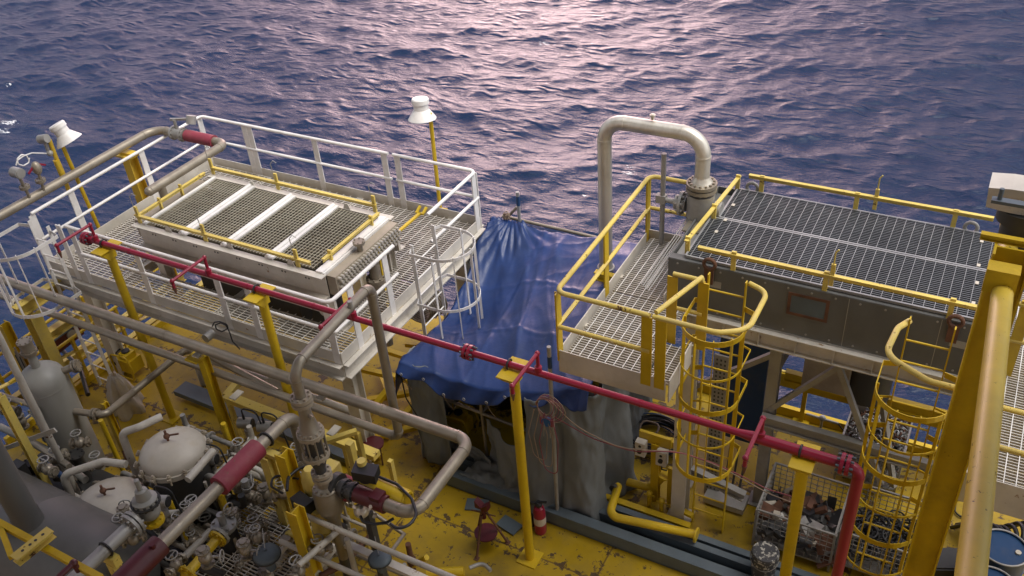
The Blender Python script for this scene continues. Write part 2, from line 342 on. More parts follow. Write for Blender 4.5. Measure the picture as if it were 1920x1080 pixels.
# added, unseen module behind / above: its slab takes sky light off the near deck
t=T('shade_module','added unseen module above and behind the yellow deck, shading its near part','module',(0,-6,0))
m=MB(); m.box(-34,26,-12,-6.2,0,11.5); m.build('wall','cream',t)  # added wall out of view, pale so it bounces fill light forward
m=MB(); m.box(-34,26,-2.5,7.7,11.8,12.1); [m.hbeam((x,-6.2,11.6),(x,7.6,11.6),.3,.38) for x in range(-32,26,6)]; m.build('overhead_shade','vessel',t)  # added slab and beams out of view, blocking sky over the foreground
m=MB(); [m.hbeam((x,-5.6,0),(x,-5.6,11.6),.35,.35) for x in (-30,-18,18)]; m.build('column','yellow',t)
m=MB(); m.box(-5,5,-6.2,-.6,9.0,9.15); m.build('gallery_floor','grate_dark',t)

# ---------------- shared builders ----------------
def grating(name,x0,x1,y0,y1,z,mb,mc,parent,bs=.05,cs=.12,bt=.007,bh=.03,long='x',frame=None):
    """bearing bars along `long`, cross bars over them; returns the part (cross bars are its sub-part)"""
    m=MB(); c=MB(); cw_=.003 if mb in('grate_dark','grate_bay') else .0045
    if long=='x':
        y=y0+bs/2
        while y<y1: m.box(x0,x1,y-bt/2,y+bt/2,z-bh,z); y+=bs
        x=x0+cs/2
        while x<x1: c.box(x-cw_,x+cw_,y0,y1,z-.004,z+.005); x+=cs
    else:
        x=x0+bs/2
        while x<x1: m.box(x-bt/2,x+bt/2,y0,y1,z-bh,z); x+=bs
        y=y0+cs/2
        while y<y1: c.box(x0,x1,y-.0045,y+.0045,z-.004,z+.005); y+=cs
    if frame:
        for a in (x0,x1): c.box(a-.012,a+.012,y0,y1,z-bh,z+.006)
        for a in (y0,y1): c.box(x0+.012,x1-.012,a-.012,a+.012,z-bh,z+.006)
    g=m.build(name,mb,parent); c.build('cross_bars',mc,g); return g
def handrail(parent,runs,z,posts,mrail,mpost=None,h=1.0,pw=.09,r=.026,low=.52,bend=.12,base=.25,dirs=None):
    m=MB()
    for pts in runs:
        m.tube([(x,y,z+h) for x,y in pts],r,10,bend=bend)
        m.tube([(x,y,z+low) for x,y in pts],r*.92,10,bend=.02)
    hr=m.build('handrail',mrail,parent)
    for i,(x,y,dx,dy) in enumerate(posts):   # flat bar posts, wide along (dx,dy)
        m=MB(); d=V(dx,dy,0); n=V(-dy,dx,0)
        m.hexa((x,y,z+(h-r-base)/2),d*pw/2,n*.0098,V(0,0,(h-r+base)/2)); m.hexa(V(x,y,z+(h-r-base)/2)+n*.02,d*.007,n*.018,V(0,0,(h-r+base)/2))
        m.build('post',mpost or mrail,hr)
    return hr
def cage_ladder(name,label,cat,c,face,zb,zt,hoops,mt,group,rung=.3,w=.45,cw=.72,depth=.76,hw=.075,thin=(),bars=5,zcage=None,open_top=0.):
    """fixed ladder; c=(x,y) of its middle, `face` = unit vector towards the cage side"""
    t=T(name,label,cat,(c[0],c[1],zb),group); fx,fy=face; sx,sy=-fy,fx
    P=lambda a,b,z: V(c[0]+sx*a+fx*b,c[1]+sy*a+fy*b,z)
    for s in(-1,1):
        m=MB(); m.bar(P(s*w/2,0,zb),P(s*w/2,0,zt),.016,.06,(fx,fy,0)) ; m.build('side_rail',mt,t)
    z=zb+.3
    while z<zt-.1:
        m=MB(); m.cyl(P(-w/2,0,z),P(w/2,0,z),.013,n=8); m.build('rung',mt,t); z+=rung
    def arc(n=14):
        rad=cw/2; o=[(-w/2-.01,.0),(-cw/2,.05),(-cw/2,depth-rad)]
        o+=[(-rad*math.cos(math.pi*k/n),depth-rad+rad*math.sin(math.pi*k/n)) for k in range(1,n)]
        return o+[(cw/2,depth-rad),(cw/2,.05),(w/2+.01,.0)]
    A=arc()
    for z in list(hoops)+list(thin):
        hh=hw if z in hoops else hw*.4
        m=MB()
        vs=[]; 
        for i,(a,b) in enumerate(A):
            a0,b0=A[max(i-1,0)]; a1,b1=A[min(i+1,len(A)-1)]; d=V(a1-a0,b1-b0,0).normalized(); nx,ny=d.y,-d.x
            for o,zz in((0,-1),(.009,-1),(.009,1),(0,1)): vs.append(P(a-nx*o,b-ny*o,z+zz*hh/2))
        fs=[(i*4+k,i*4+(k+1)%4,(i+1)*4+(k+1)%4,(i+1)*4+k) for i in range(len(A)-1) for k in range(4)]
        m.add(vs,fs); m.build('cage_hoop',mt,t)
    zs=sorted(list(hoops)+list(thin)); rad=cw/2-.008
    for k in range(bars):
        an=math.pi*k/(bars-1); a=-rad*math.cos(an); b=depth-cw/2+rad*math.sin(an)
        m=MB(); m.bar(P(a,b,zs[0]-.04),P(a,b,zs[-1]+.04),.012,.04,P(a,b,0)-P(0,depth-cw/2,0)); m.build('cage_bar',mt,t)
    return t
# ================= LEFT PLATFORM =================
LX0,LX1,LY0,LY1,LZ=-13.65,-7.42,7.45,11.45,2.5
CX0,CX1,CY0,CY1=-11.85,-8.02,8.1,9.75    # cooler footprint
t=T('access_platform','cream painted grating platform with white handrails around the large cooler','platform',((LX0+LX1)/2,(LY0+LY1)/2,0))
for (a,b,c,d) in ((LX0+.06,-12.2,LY0+.06,LY1-.06),(-12.17,-10.0,LY0+.06,8.08),(-9.97,LX1-.06,LY0+.06,8.08),(-12.17,-10.0,9.5,LY1-.06),(-9.97,LX1-.06,9.5,LY1-.06),(-8.05,LX1-.06,8.38,9.47)):
    grating('grating',a,b,c,d,LZ,'grate_cream','grate_cream',t,bs=.055,cs=.16,bt=.012)
for p,q,sd_ in (((LX0,LY0),(LX1,LY0),(0,-1,0)),((LX0,LY1),(LX1,LY1),(0,1,0)),((LX0,LY0),(LX0,LY1),(-1,0,0)),((LX1,LY0),(LX1,LY1),(1,0,0))):
    m=MB(); e=V(sd_)*.0
    m.bar((*p,LZ+.03),(*q,LZ+.03),.012,.2); m.build('toe_plate','cream',t)
    m=MB(); m.channel(V(*p,LZ-.2)+V(sd_)*.004,V(*q,LZ-.2)+V(sd_)*.004,.09,.24,sd_); m.build('edge_beam','cream',t)
for x in (-12.2,-10.,-8.03):
    m=MB(); m.hbeam((x,LY0,LZ-.13),(x,LY1,LZ-.13),.12,.18); m.build('cross_beam','cream',t)
for x,y in ((-13.3,7.75),(-10.2,11.2),(-7.75,7.9),(-13.3,11.2),(-7.75,11.2)):
    m=MB(); m.hbeam((x,y,0),(x,y,LZ-.32),.22,.22); m.build('column','cream',t)
P=[(x,LY0,1,0) for x in (-12.95,-11.2,-9.55,-8.95,-7.5)]+[(x,LY1,1,0) for x in (-12.55,-12.42,-10.85,-9.3,-9.02,-7.47)]+[(-13.65,y,0,1) for y in (8.3,9.9,11.4)]+[(LX1,y,0,1) for y in (7.9,8.75,11.35)]+[(LX0,7.5,0,1),(-12.65,LY0,1,0)]
handrail(t,[[(-12.75,LY0),(LX1,LY0),(LX1,9.0)],[(LX1,9.95),(LX1,LY1),(-9.1,LY1)],[(-9.2,LY1),(LX0,LY1),(LX0,7.5)]],LZ,P,'white',pw=.12,r=.03,h=1.02)
# conduit junction box with looped black cable on the front beam
t=T('junction_box','small grey junction box with looped black cable on the cream platform edge','junction box',at(400,632,Y=7.3))
c=at(398,622,Y=7.3); m=MB(); m.cyl(c-V(0,.0,.02),c+V(0,-.16,-.02),.07); m.build('housing','steel',t)
m=MB(); P0=[at(x,y,Y=7.28) for x,y in ((398,612),(402,604),(412,603),(426,608),(427,616),(416,622),(405,617),(404,609),(414,605),(424,610),(430,622),(436,640),(450,655))]; m.tube(P0,.011,6,bend=.03,fl=3); m.build('cable','black',t)

# ================= LEFT COOLER =================
CZ=3.42
t=T('air_cooler','cream air cooler with four brown grated bays on the white railed platform','cooler',((CX0+CX1)/2,(CY0+CY1)/2,LZ))
for y,s in((CY0,-1),(CY1,1)):
    m=MB(); m.bar((CX0,y,CZ-.2),(CX1,y,CZ-.2),.014,.36); m.bar((CX0-.02,y+s*.05,CZ-.01),(CX1+.02,y+s*.05,CZ-.01),.12,.016); m.bar((CX0,y+s*.06,CZ-.39),(CX1,y+s*.06,CZ-.39),.13,.02)
    for i in range(46):
        x=CX0+.12+i*.082
    m.build('side_plate','cream',t)
    m=MB(); m.bar((CX0+.15,y+s*.02,CZ-.5),(CX1+.1,y+s*.02,CZ-.5),.05,.16); m.bar((CX0+.15,y+s*.09,CZ-.585),(CX1+.1,y+s*.09,CZ-.585),.14,.014); m.build('lower_channel','cream',t)
    m=MB()
    for i in range(24): 
        x=CX0+.3+i*.15; m.cyl((x,y+s*.042,CZ-.5),(x,y+s*.049,CZ-.5),.022,n=8)
    for i in range(8):
        x=CX0+.3+i*.45
        m.cyl((x,y+s*.006,CZ-.15),(x,y+s*.0105,CZ-.15),.016,n=8); m.cyl((x+.06,y+s*.006,CZ-.15),(x+.06,y+s*.0105,CZ-.15),.016,n=8)
    m.build('bolt_hole','darkmetal',t)
m=MB(); m.box(CX0,CX1,CY0+.02,CY1-.02,CZ-.42,CZ-.36)
for i in range(26):
    y=CY0+.06+i*.06; m.cyl((CX0+.02,y,CZ-.24),(CX1-.05,y,CZ-.24),.026,n=8)
m.build('fin_tubes','fins',t)
bw=(CX1-.16-CX0-.12)/4
for i in range(4):
    x0=CX0+.12+i*bw; x1=x0+bw
    grating('bay_grating',x0+.07,x1-.09,CY0+.05,CY1-.05,CZ+.01,'grate_bay','grate_bay',t,bs=.068,cs=.062,bt=.0055,bh=.02,long='x')
    m=MB(); m.bar((x0+.035,CY0,CZ+.015),(x0+.035,CY1,CZ+.015),.06,.03); m.build('bay_frame','white',t)
    if i<3: m=MB(); m.tube([(x1-.045,CY0,CZ+.02),(x1-.045,CY1,CZ+.02)],.04,10); m.bar((x1+.0,CY0,CZ-.02),(x1,CY1,CZ-.02),.02,.05); m.build('bay_divider','white',t)
m=MB(); m.bar((CX1-.1,CY0,CZ+.01),(CX1-.1,CY1,CZ+.01),.12,.04); m.bar((CX1-.02,CY0,CZ-.01),(CX1-.02,CY1,CZ-.01),.03,.05); m.build('bay_frame','white',t)
hd=MB(); hd.box(CX1+.01,CX1+.17,CY0+.02,CY1-.02,CZ-.36,CZ-.02); hd=hd.build('header_box','tan',t)
m=MB()
m=None
for j in range(4):
    m=MB()
    for i in range(22):
        y=CY0+.08+i*.07+(.035 if j%2 else 0); z=CZ-.07-j*.075; m.cyl((CX1+.16,y,z),(CX1+.225,y,z),.029,.026,n=8)
    m.build('tube_plugs','pipe_light',hd)
m=MB(); m.box(CX0-.2,CX0-.01,CY0+.1,CY1-.1,CZ-.36,CZ-.04); m.build('header_box','tan',t)
def lowrail(p,q,posts,nm='guard_rail',h=.14,w=.055,mt='yellow_old',tall=.3,t=t,hook=True,zz=CZ):
    m=MB(); m.bar(V(*p,zz+h),V(*q,zz+h),w,.012); m.bar(V(*p,zz+h-.03),V(*q,zz+h-.03),.012,.05); g=m.build(nm,mt,t)
    for f in posts:
        c=V(*p,0).lerp(V(*q,0),f); m=MB(); m.bar(V(c.x,c.y,zz-.05),V(c.x,c.y,zz+tall),.06,.03,(0,1,0)); m.build('rail_post',mt,g)
        if hook and tall>.25:
            m=MB(); a=V(c.x-.03,c.y,zz+tall-.05); m.tube([a,a+V(-.02,0,.22),a+V(.02,.03,.27),a+V(.07,.05,.23)],.007,6); m.build('hook_rod','steel',g)
lowrail((CX0-.02,CY0+.02),(CX1-.25,CY0+.02),(.02,.42,.93))
lowrail((CX0+.02,CY1+.1),(CX1-.3,CY1+.1),(.0,.42,.99))
lowrail((CX0+.04,CY0+.05),(CX0+.04,CY1-.1),(.3,.62),tall=.2)
lowrail((CX1-.12,CY0+.15),(CX1-.12,CY1-.08),(.12,.85),tall=.2)
for x,y in ((CX0+.7,CY0-.0),(CX0+2.,CY0),(CX0+3.2,CY0),(CX0+1.,CY1),(CX0+3.0,CY1)):
    m=MB(); m.add([V(x-.07,y,CZ),V(x+.07,y,CZ),V(x+.03,y,CZ+.1),V(x-.03,y,CZ+.1),V(x-.07,y+.012,CZ),V(x+.07,y+.012,CZ),V(x+.03,y+.012,CZ+.1),V(x-.03,y+.012,CZ+.1)],[(0,1,2,3),(7,6,5,4),(0,4,5,1),(1,5,6,2),(2,6,7,3),(3,7,4,0)]); m.build('lifting_lug','cream',t)
m=MB(); c=V(CX1+.09,CY0+.75,CZ-.03); m.cyl(c,c+V(0,0,.14),.045); m.flange(c+V(0,0,.16),(0,0,1),.095,.04,6); m.build('nozzle','pipe',t)
m=MB(); c=V(CX1+.12,CY0+.95,CZ-.36); m.cyl(c,c-V(0,0,.3),.09); m.flange(c-V(0,0,.3),(0,0,1),.16,.06,8); m.tube([c-V(0,0,.3),c-V(0,0,1.6)],.08,12); m.build('nozzle','pipe',t)
for x,y in ((CX0+.25,CY0+.05),(CX1-.1,CY0+.05),(CX0+.25,CY1-.05),(CX1-.1,CY1-.05)):
    m=MB(); m.hbeam((x,y,LZ-.2),(x,y,CZ-.6),.16,.16); m.build('leg','cream',t)
    m=MB(); m.lathe((x-.16,y,LZ+.12),[(.001,0),(.07,0),(.07,.02),(.001,.02)],12,(0,1,0)); m.build('pad_eye','cream',t)
m=MB(); m.box(-11.0,-8.9,8.3,9.5,2.1,2.75); [m.cyl((x,8.9,1.7),(x,8.9,2.75),.55,n=20) for x in (-10.5,-9.3)]; m.build('fan_plenum','darkmetal',t)
t2=T('swing_gate','bright yellow swing bar across the white platform walkway beside the brown grated cooler','gate',(-7.9,9.2,LZ))
m=MB(); p,q=at(708,468,z=3.25),at(787,400,z=3.25); m.bar(p,q,.05,.03); m.build('bar','yellow',t2)
m=MB(); m.bar((p.x,p.y,LZ-.2),(p.x,p.y,3.3),.06,.06); m.build('post','yellow',t2)
m=MB(); m.bar(q+V(-.06,0,0),q+V(-.06,.12,.06),.04,.03); m.bar(q+V(.06,0,0),q+V(.06,.12,.06),.04,.03); m.bar(q+V(-.08,0,0),q+V(.08,0,0),.03,.03); m.build('fork','yellow',t2)
# cage ladders
cage_ladder('cage_ladder','white cage ladder at the right end of the cream grating platform, beside the blue tarpaulin','ladder',(-7.2,9.45),(1,0),.75,3.5,(3.42,2.5,1.62),'white',None,w=.6,cw=.86,depth=.85,hw=.05,bars=5)
cage_ladder('cage_ladder','white cage ladder at the far left corner of the platform, above the open sea','ladder',(-13.2,7.3),(0,-1),-.1,3.55,(3.45,2.35),'white',None,w=.45,cw=.95,depth=.95,hw=.06,bars=6)
# ================= LAMPS =================
def lamp(name,label,base,top,head,tilt,pole_mt='yellow',extra=None):
    t=T(name,label,'lamp',base); base=V(base); top=V(top)
    m=MB(); m.cyl(base,top,.035,n=10); m.build('pole',pole_mt,t)
    m=MB(); m.bar(base-V(.1,0,-.02),base+V(.1,0,.02),.2,.04); m.build('base_plate',pole_mt,t)
    h=V(head); ax=V(tilt).normalized()
    m=MB(); m.lathe(h,[(.001,.0),(.125,.0),(.125,.12),(.145,.12),(.145,.19),(.13,.21),(.001,.215)],20,ax); m.build('lamp_housing','white',t)
    m=MB(); m.lathe(h,[(.10,.015),(.13,.015),(.235,-.13),(.24,-.145),(.228,-.14),(.12,.0)],24,ax); m.build('lamp_shade','white',t)
    m=MB(); m.ball(h-ax*.1,.075); m.build('bulb','glass',t)
    m=MB(); m.bar(top,h+ax*.1,.03,.03); m.build('bracket',pole_mt,t)
    return t
lamp('lamp_post','white hooded lamp on a tall thin yellow pole at the back rail of the platform',at(826,398,Y=11.62),at(806,212,Y=11.62),at(790,207,Y=11.6),(-.05,.1,1))
b=at(190,430,X=-14.0); lamp('lamp_post','white hooded lamp tilted on yellow pole at the left end, beside the steel pipe',(b.x,b.y,1.6),at(112,262,X=-14.0),at(120,252,X=-14.0),(-.42,-.12,1))
t=T('signal_post','yellow pole carrying a small grey transmitter, leaning left of the tilted lamp','pole',(-14.02,8.45,1.6))
a=at(92,262,X=-14.08); c=at(158,432,X=-14.08); m=MB(); m.cyl(a,c,.038,n=10); m.cyl(at(105,300,X=-14.08),at(118,330,X=-14.08),.055,n=10); m.build('pole','orange',t)
m=MB(); c=at(82,262,X=-14.1); m.cyl(c-V(.08,.02,0),c+V(.08,.02,.03),.075); m.cyl(c,c-V(0,0,.22),.03); m.ball(c-V(-.02,0,.25),.055); m.build('transmitter','steel',t)
m=MB(); m.tube([at(x,y,X=-14.1) for x,y in ((97,288),(60,287),(45,292),(33,300),(30,310))],.012,6,bend=.05,fl=3); m.tube([at(x,y,X=-14.1) for x,y in ((54,300),(50,292),(40,290),(32,298),(34,308),(44,311),(54,305),(55,296))],.012,6,bend=.04,fl=3); m.build('cable','white',t)
for (x,y,bx,by,lb) in ((32,318,52,362,'round gauge head standing on the steel pipe below the white cable loop'),(66,300,80,352,'bleed valve with two small red handles standing on the steel pipe')):
    p0,p1=at(bx,by,X=-13.85),at(x,y+6,X=-13.85); red_='red' in lb
    t=T('bleed_valve' if red_ else 'pressure_gauge',lb,'valve' if red_ else 'gauge',p0)
    m=MB(); m.cyl(p0-V(0,0,.08),p1,.026,n=8); m.flange(p0.lerp(p1,.3),(0,0,1),.085,.05,6); m.build('stem','pipe',t)
    if red_:
        m=MB(); m.ball(p0.lerp(p1,.8),.08,sz=1.5); m.build('valve_body','pipe',t)
        for s in(-1,1): m=MB(); m.bar(p0.lerp(p1,.9)+V(0,s*.06,0),p0.lerp(p1,.75)+V(0,s*.17,0),.02,.03); m.build('handle','red',t)
    else: m=MB(); m.cyl(p1-V(.09,0,0),p1+V(.09,0,0),.09); m.cyl(p1+V(.09,0,0),p1+V(.1,0,0),.075); m.build('gauge_head','steel',t)
# ================= UPPER LEFT STEEL PIPE =================
XP=-13.9; z0=3.78
pA=at(-60,432,X=XP); pB=at(285,250,X=XP); zz=(pA.z+pB.z)/2
t=T('process_pipe','beige steel pipe along the left end of the platform, with red sleeve over the rail','pipe',(XP,9,zz))
yB=at(300,243,z=zz).y; pS=V(XP,5.4,zz)
m=MB(); m.tube([pS,(XP,yB,zz),(-12.12,yB,zz),(-12.12,9.05,zz)],.078,16,bend=[.3,.16],weld=.006)
m.build('pipe_run','pipe',t)
m=MB(); m.tube([V(-12.12,9.3,zz),V(-12.12,8.72,zz)],.08,14); m.ball((-12.12,8.7,zz),.08); m.tube([V(-12.12,8.95,zz),V(-12.12,8.95,3.2)],.07,14); m.flange((-12.12,8.95,3.3),(0,0,1),.14,.07,8); m.build('tee','pipe',t)
m=MB(); m.cyl((XP+.45,yB,zz),(XP+.78,yB,zz),.11,n=20); m.flange((XP+.5,yB,zz),(1,0,0),.135,.04,10); m.flange((XP+.72,yB,zz),(1,0,0),.135,.04,10); m.cyl((XP+.6,yB,zz),(XP+.6,yB,zz+.28),.03); m.bar((XP+.5,yB+.0,zz+.27),(XP+.95,yB+.12,zz+.3),.04,.04); m.cyl((XP+.9,yB+.1,zz+.2),(XP+.9,yB+.16,zz+.34),.09); m.build('clamp_valve','steel',t)
m=MB(); m.cyl((XP+.82,yB,zz),(XP+1.5,yB,zz),.11,n=24); m.build('sleeve','sleeve',t)
for (x,y) in ((240,290),(248,480)):
    pass
pp=at(240,288,X=XP); t=T('pipe_support','orange yellow H-section post carrying the beige pipe outside the white rail','pipe support',(XP,pp.y,-1.5))
m=MB(); m.hbeam((XP,pp.y,-1.5),(XP,pp.y,zz-.2),.2,.2,.02,(0,1,0)); m.build('post','orange',t)
m=MB(); m.box(XP-.2,XP+.2,pp.y-.14,pp.y+.14,zz-.2,zz-.17); m.box(XP-.17,XP+.17,pp.y-.07,pp.y+.07,zz-.17,zz-.12); m.build('saddle','orange',t)
# ================= RED FIRE MAIN =================
RY,RZ=7.22,3.62
t=T('fire_main_pipe','long crimson pipe with sprinkler arms crossing the whole scene on yellow posts','pipe',(-5,RY,RZ))
xs=at(163,440,Y=RY).x; xr=at(1385,812,Y=RY).x; xe=at(1595,885,Y=RY).x
m=MB(); m.cyl((xs,RY,RZ),(xr,RY,RZ),.042,n=16); m.cyl((xr,RY,RZ),(xr+.14,RY,RZ),.042,.06,n=16); m.cyl((xr+.14,RY,RZ),(xe-.15,RY,RZ),.06,n=16)
m.tube([(xe-.16,RY,RZ),(xe+.08,RY,RZ),(xe+.08,RY,.05)],.06,16,bend=.2,weld=.004); o_=m.build('main_run','red',t)
m=MB()
for i in range(9):
    x=xs+.9+i*1.17
    if x<xr-.1: m.cyl((x-.008,RY,RZ),(x+.008,RY,RZ),.0465,n=16)
m.build('weld_rings','red',o_)
def arm(px,py):
    c=at(px,py,Y=RY); x=c.x; m=MB()
    m.tube([(x,RY,RZ),(x,RY,RZ+.3),],.023,10); m.tube([(x,RY,RZ+.3),(x,RY-.62,RZ+.3),(x,RY-.62,RZ+.18)],.023,10,bend=.02)
    for q in ((x,RY,RZ+.09),(x,RY,RZ+.3),(x,RY-.62,RZ+.3)): m.ball(q,.034,10)
    m.cyl((x,RY,RZ-.0),(x,RY,RZ+.1),.045,n=12)
    o=m.build('sprinkler_arm','red',t); m=MB(); m.cyl((x,RY-.62,RZ+.19),(x,RY-.62,RZ+.08),.03,.008,n=10); m.build('nozzle','rusty',o)
for px,py in ((178,445),(392,512),(665,600),(1010,703),(1425,830)): arm(px,py)
for px,py,ax in ((160,440,0),(880,672,0),(1582,885,0)):
    c=at(px,py,Y=RY); fr=.115 if px==1582 else .1
    f=MB()
    for dx in (-.03,.03): f.cyl((c.x+dx-.02,RY,RZ),(c.x+dx+.02,RY,RZ),fr,n=20)
    o=f.build('flange','red',t); b_=MB()
    for i in range(8):
        a=math.pi*2*(i+.5)/8; b_.cyl((c.x-.085,RY+math.cos(a)*fr*.8,RZ+math.sin(a)*fr*.8),(c.x+.085,RY+math.cos(a)*fr*.8,RZ+math.sin(a)*fr*.8),.014,n=6)
    b_.build('bolts','bluegrey',o)
SUP=[(195,450),(487,548),(963,703),(1507,868)]
LB=['yellow round post under the crimson pipe, nearest its blind flange at the left end','yellow round post under the crimson pipe at the middle of the grating platform','yellow round post under the crimson pipe in front of the blue tarpaulin','yellow round post under the thick crimson pipe above the wire baskets']
root=None; X0_=None
for (px,py),lb in zip(SUP,LB):
    x=at(px,py,Y=RY).x
    if root is None:
        root=T('pipe_support',lb,'pipe support',(x,RY,0),'yellow posts carrying the crimson pipe'); X0_=x
        m=MB(); m.cyl((x,RY,0),(x,RY,RZ-.22),.066,n=18); m.build('post','yellow',root)
        m=MB(); m.box(x-.12,x+.12,RY-.22,RY+.2,RZ-.066,RZ-.05); m.box(x-.08,x+.08,RY-.07,RY+.07,RZ-.23,RZ-.088); m.add([(x-.1,RY-.2,RZ-.09),(x+.1,RY-.2,RZ-.09),(x+.1,RY-.07,RZ-.24),(x-.1,RY-.07,RZ-.24),(x-.1,RY-.06,RZ-.09),(x+.1,RY-.06,RZ-.09)],[(0,1,2,3),(0,3,4),(1,5,2),(3,2,5,4),(0,4,5,1)]); m.build('saddle','yellow',root)
        m=MB(); m.tube([(x-.05,RY+.062*math.cos(a),RZ+.062*math.sin(a)) for a in [math.pi*k/10 for k in range(-2,13)]],.014,6); m.build('pipe_clamp','black',root)
        m=MB(); m.box(x-.15,x+.15,RY-.15,RY+.15,0.004,.022); m.build('foot_plate','yellow',root)
    else: copy_tree(root,(x-X0_,0,0),lb)
# ================= GREY PROCESS PIPES =================
def pipe(label,pts,r,bend,mt='pipe',name='process_pipe',weld=.006,cat='pipe',group=None,n=16):
    t=T(name,label,cat,pts[0],group); m=MB(); m.tube(pts,r,n,bend=bend,weld=weld); m.build('pipe_run',mt,t); return t
P1Y=6.85; z1=2.48
tp=pipe('fat beige pipe crossing before the platform and turning back at a red sleeve',[(-17.5,P1Y,z1),(-4.93,P1Y,z1),(-4.93,5.52,z1),(-6.05,5.52,z1)],.08,.2)
m=MB(); 
for xx in (-10.3,-7.9,-6.3): m.cyl((xx-.012,P1Y,z1),(xx+.012,P1Y,z1),.086,n=16)
m.build('weld_ring','pipe',tp)
m=MB(); m.cyl((-5.75,5.52,z1),(-5.32,5.52,z1),.112,n=22); m.box(-5.5,-5.36,5.44,5.6,z1+.07,z1+.14); m.build('sleeve','reddark',tp)
m=MB(); m.cyl((-6.0,5.52,z1),(-5.76,5.52,z1),.1,n=20); m.flange((-5.8,5.52,z1),(1,0,0),.125,.05,10); m.flange((-5.93,5.52,z1),(1,0,0),.125,.05,10); m.build('flange','darkmetal',tp)
P2Y,z2=7.055,1.8; xr=-6.28
tp=pipe('thinner grey pipe that rises beside the tarpaulin and turns to the flanged valve',[(-17.5,P2Y,z2),(xr,P2Y,z2),(xr,P2Y,4.4),(-6.15,5.42,4.4),(-6.15,5.42,3.95)],.062,[.12,.13,.18],'pipe')
m=MB(); c=at(675,583,z=4.4); m.cyl((-6.19,6.55,4.44),(-6.19,6.55,4.53),.03,n=8); m.build('plug','steel',tp)
# ---- flanged valve stack
SX,SY=-6.15,5.42
t=T('control_valve','tall stack of bolted flanges and reducers under the beige elbow pipe','valve',(SX,SY,1.9))
m=MB(); m.flange((SX,SY,3.96),(0,0,1),.165,.05,8); m.flange((SX,SY,3.9),(0,0,1),.165,.05,8); m.build('flange','tan',t)
m=MB(); m.lathe((SX,SY,0),[(.09,3.88),(.1,3.7),(.15,3.5),(.2,3.44)],20); m.cyl((SX+.1,SY-.02,3.72),(SX+.2,SY-.06,3.74),.03); m.build('reducer','pipe',t)
m=MB(); m.flange((SX,SY,3.42),(0,0,1),.215,.05,12); m.flange((SX,SY,3.08),(0,0,1),.215,.05,12); m.build('flange','tan',t)
m=MB(); m.cyl((SX,SY,3.1),(SX,SY,3.4),.14,n=20); m.build('body','darkmetal',t)
m=MB(); [m.cyl((SX+.19*math.cos(a),SY+.19*math.sin(a),3.1),(SX+.19*math.cos(a),SY+.19*math.sin(a),3.4),.014,n=8) for a in [k*math.pi/5 for k in range(10)]]; m.build('stud_bolts','pipe',t)
m=MB(); m.lathe((SX,SY,0),[(.15,3.05),(.13,2.95),(.09,2.85),(.09,2.75)],20); m.build('reducer','darkmetal',t)
m=MB(); m.flange((SX,SY,2.76),(0,0,1),.165,.045,8); m.flange((SX,SY,2.69),(0,0,1),.165,.045,8); m.build('flange','tan',t)
m=MB(); m.lathe((SX,SY,0),[(.1,2.67),(.12,2.55),(.2,2.5),(.23,2.42),(.235,2.2),(.2,2.1),(.12,2.0),(.1,1.8),(.1,1.2)],22); m.flange((SX,SY,2.47),(0,0,1),.21,.05,10); m.build('ball_valve_body','pipe',t)
m=MB(); m.cyl((SX,SY,.0),(SX,SY,1.2),.1); m.build('riser','darkmetal',t)
t.scale=(.76,.76,1)
# ---- red sleeved pipe, lower left
XS=-7.33; zs=2.55
tp=T('process_pipe','brown steel pipe with two crimson sleeves running to the lower left corner','pipe',(XS,5,zs))
m=MB(); m.tube([(XS,6.25,.6),(XS,6.25,zs),(XS,2.2,zs)],.085,18,bend=.2,weld=.006); m.build('pipe_run','pipe',tp)
y_a,y_b=at(487,850,X=XS).y,at(408,905,X=XS).y
m=MB(); m.cyl((XS,y_a,zs),(XS,y_b,zs),.138,n=24); m.build('sleeve','sleeve',tp)
y_a,y_b=at(300,1020,X=XS).y,2.6
m=MB(); m.cyl((XS,y_a,zs),(XS,y_b,zs),.138,n=24); m.cyl((XS+.06,y_a-.12,zs+.11),(XS+.06,y_a-.12,zs+.17),.03,n=8); m.build('sleeve','reddark',tp)
y_c=at(505,838,X=XS).y
m=MB(); m.tube([(XS+.1*math.cos(a),y_c,zs+.1*math.sin(a)) for a in [math.pi*k/8 for k in range(0,17)]],.018,6); m.build('clamp','black',tp)
m=MB(); m.box(XS-.25,XS+.2,y_c-.12,y_c-.02,zs-.2,zs-.14); m.hbeam((XS+.02,y_c-.1,.0),(XS+.02,y_c-.1,zs-.2),.14,.14); m.build('support_post','yellow_old',tp)
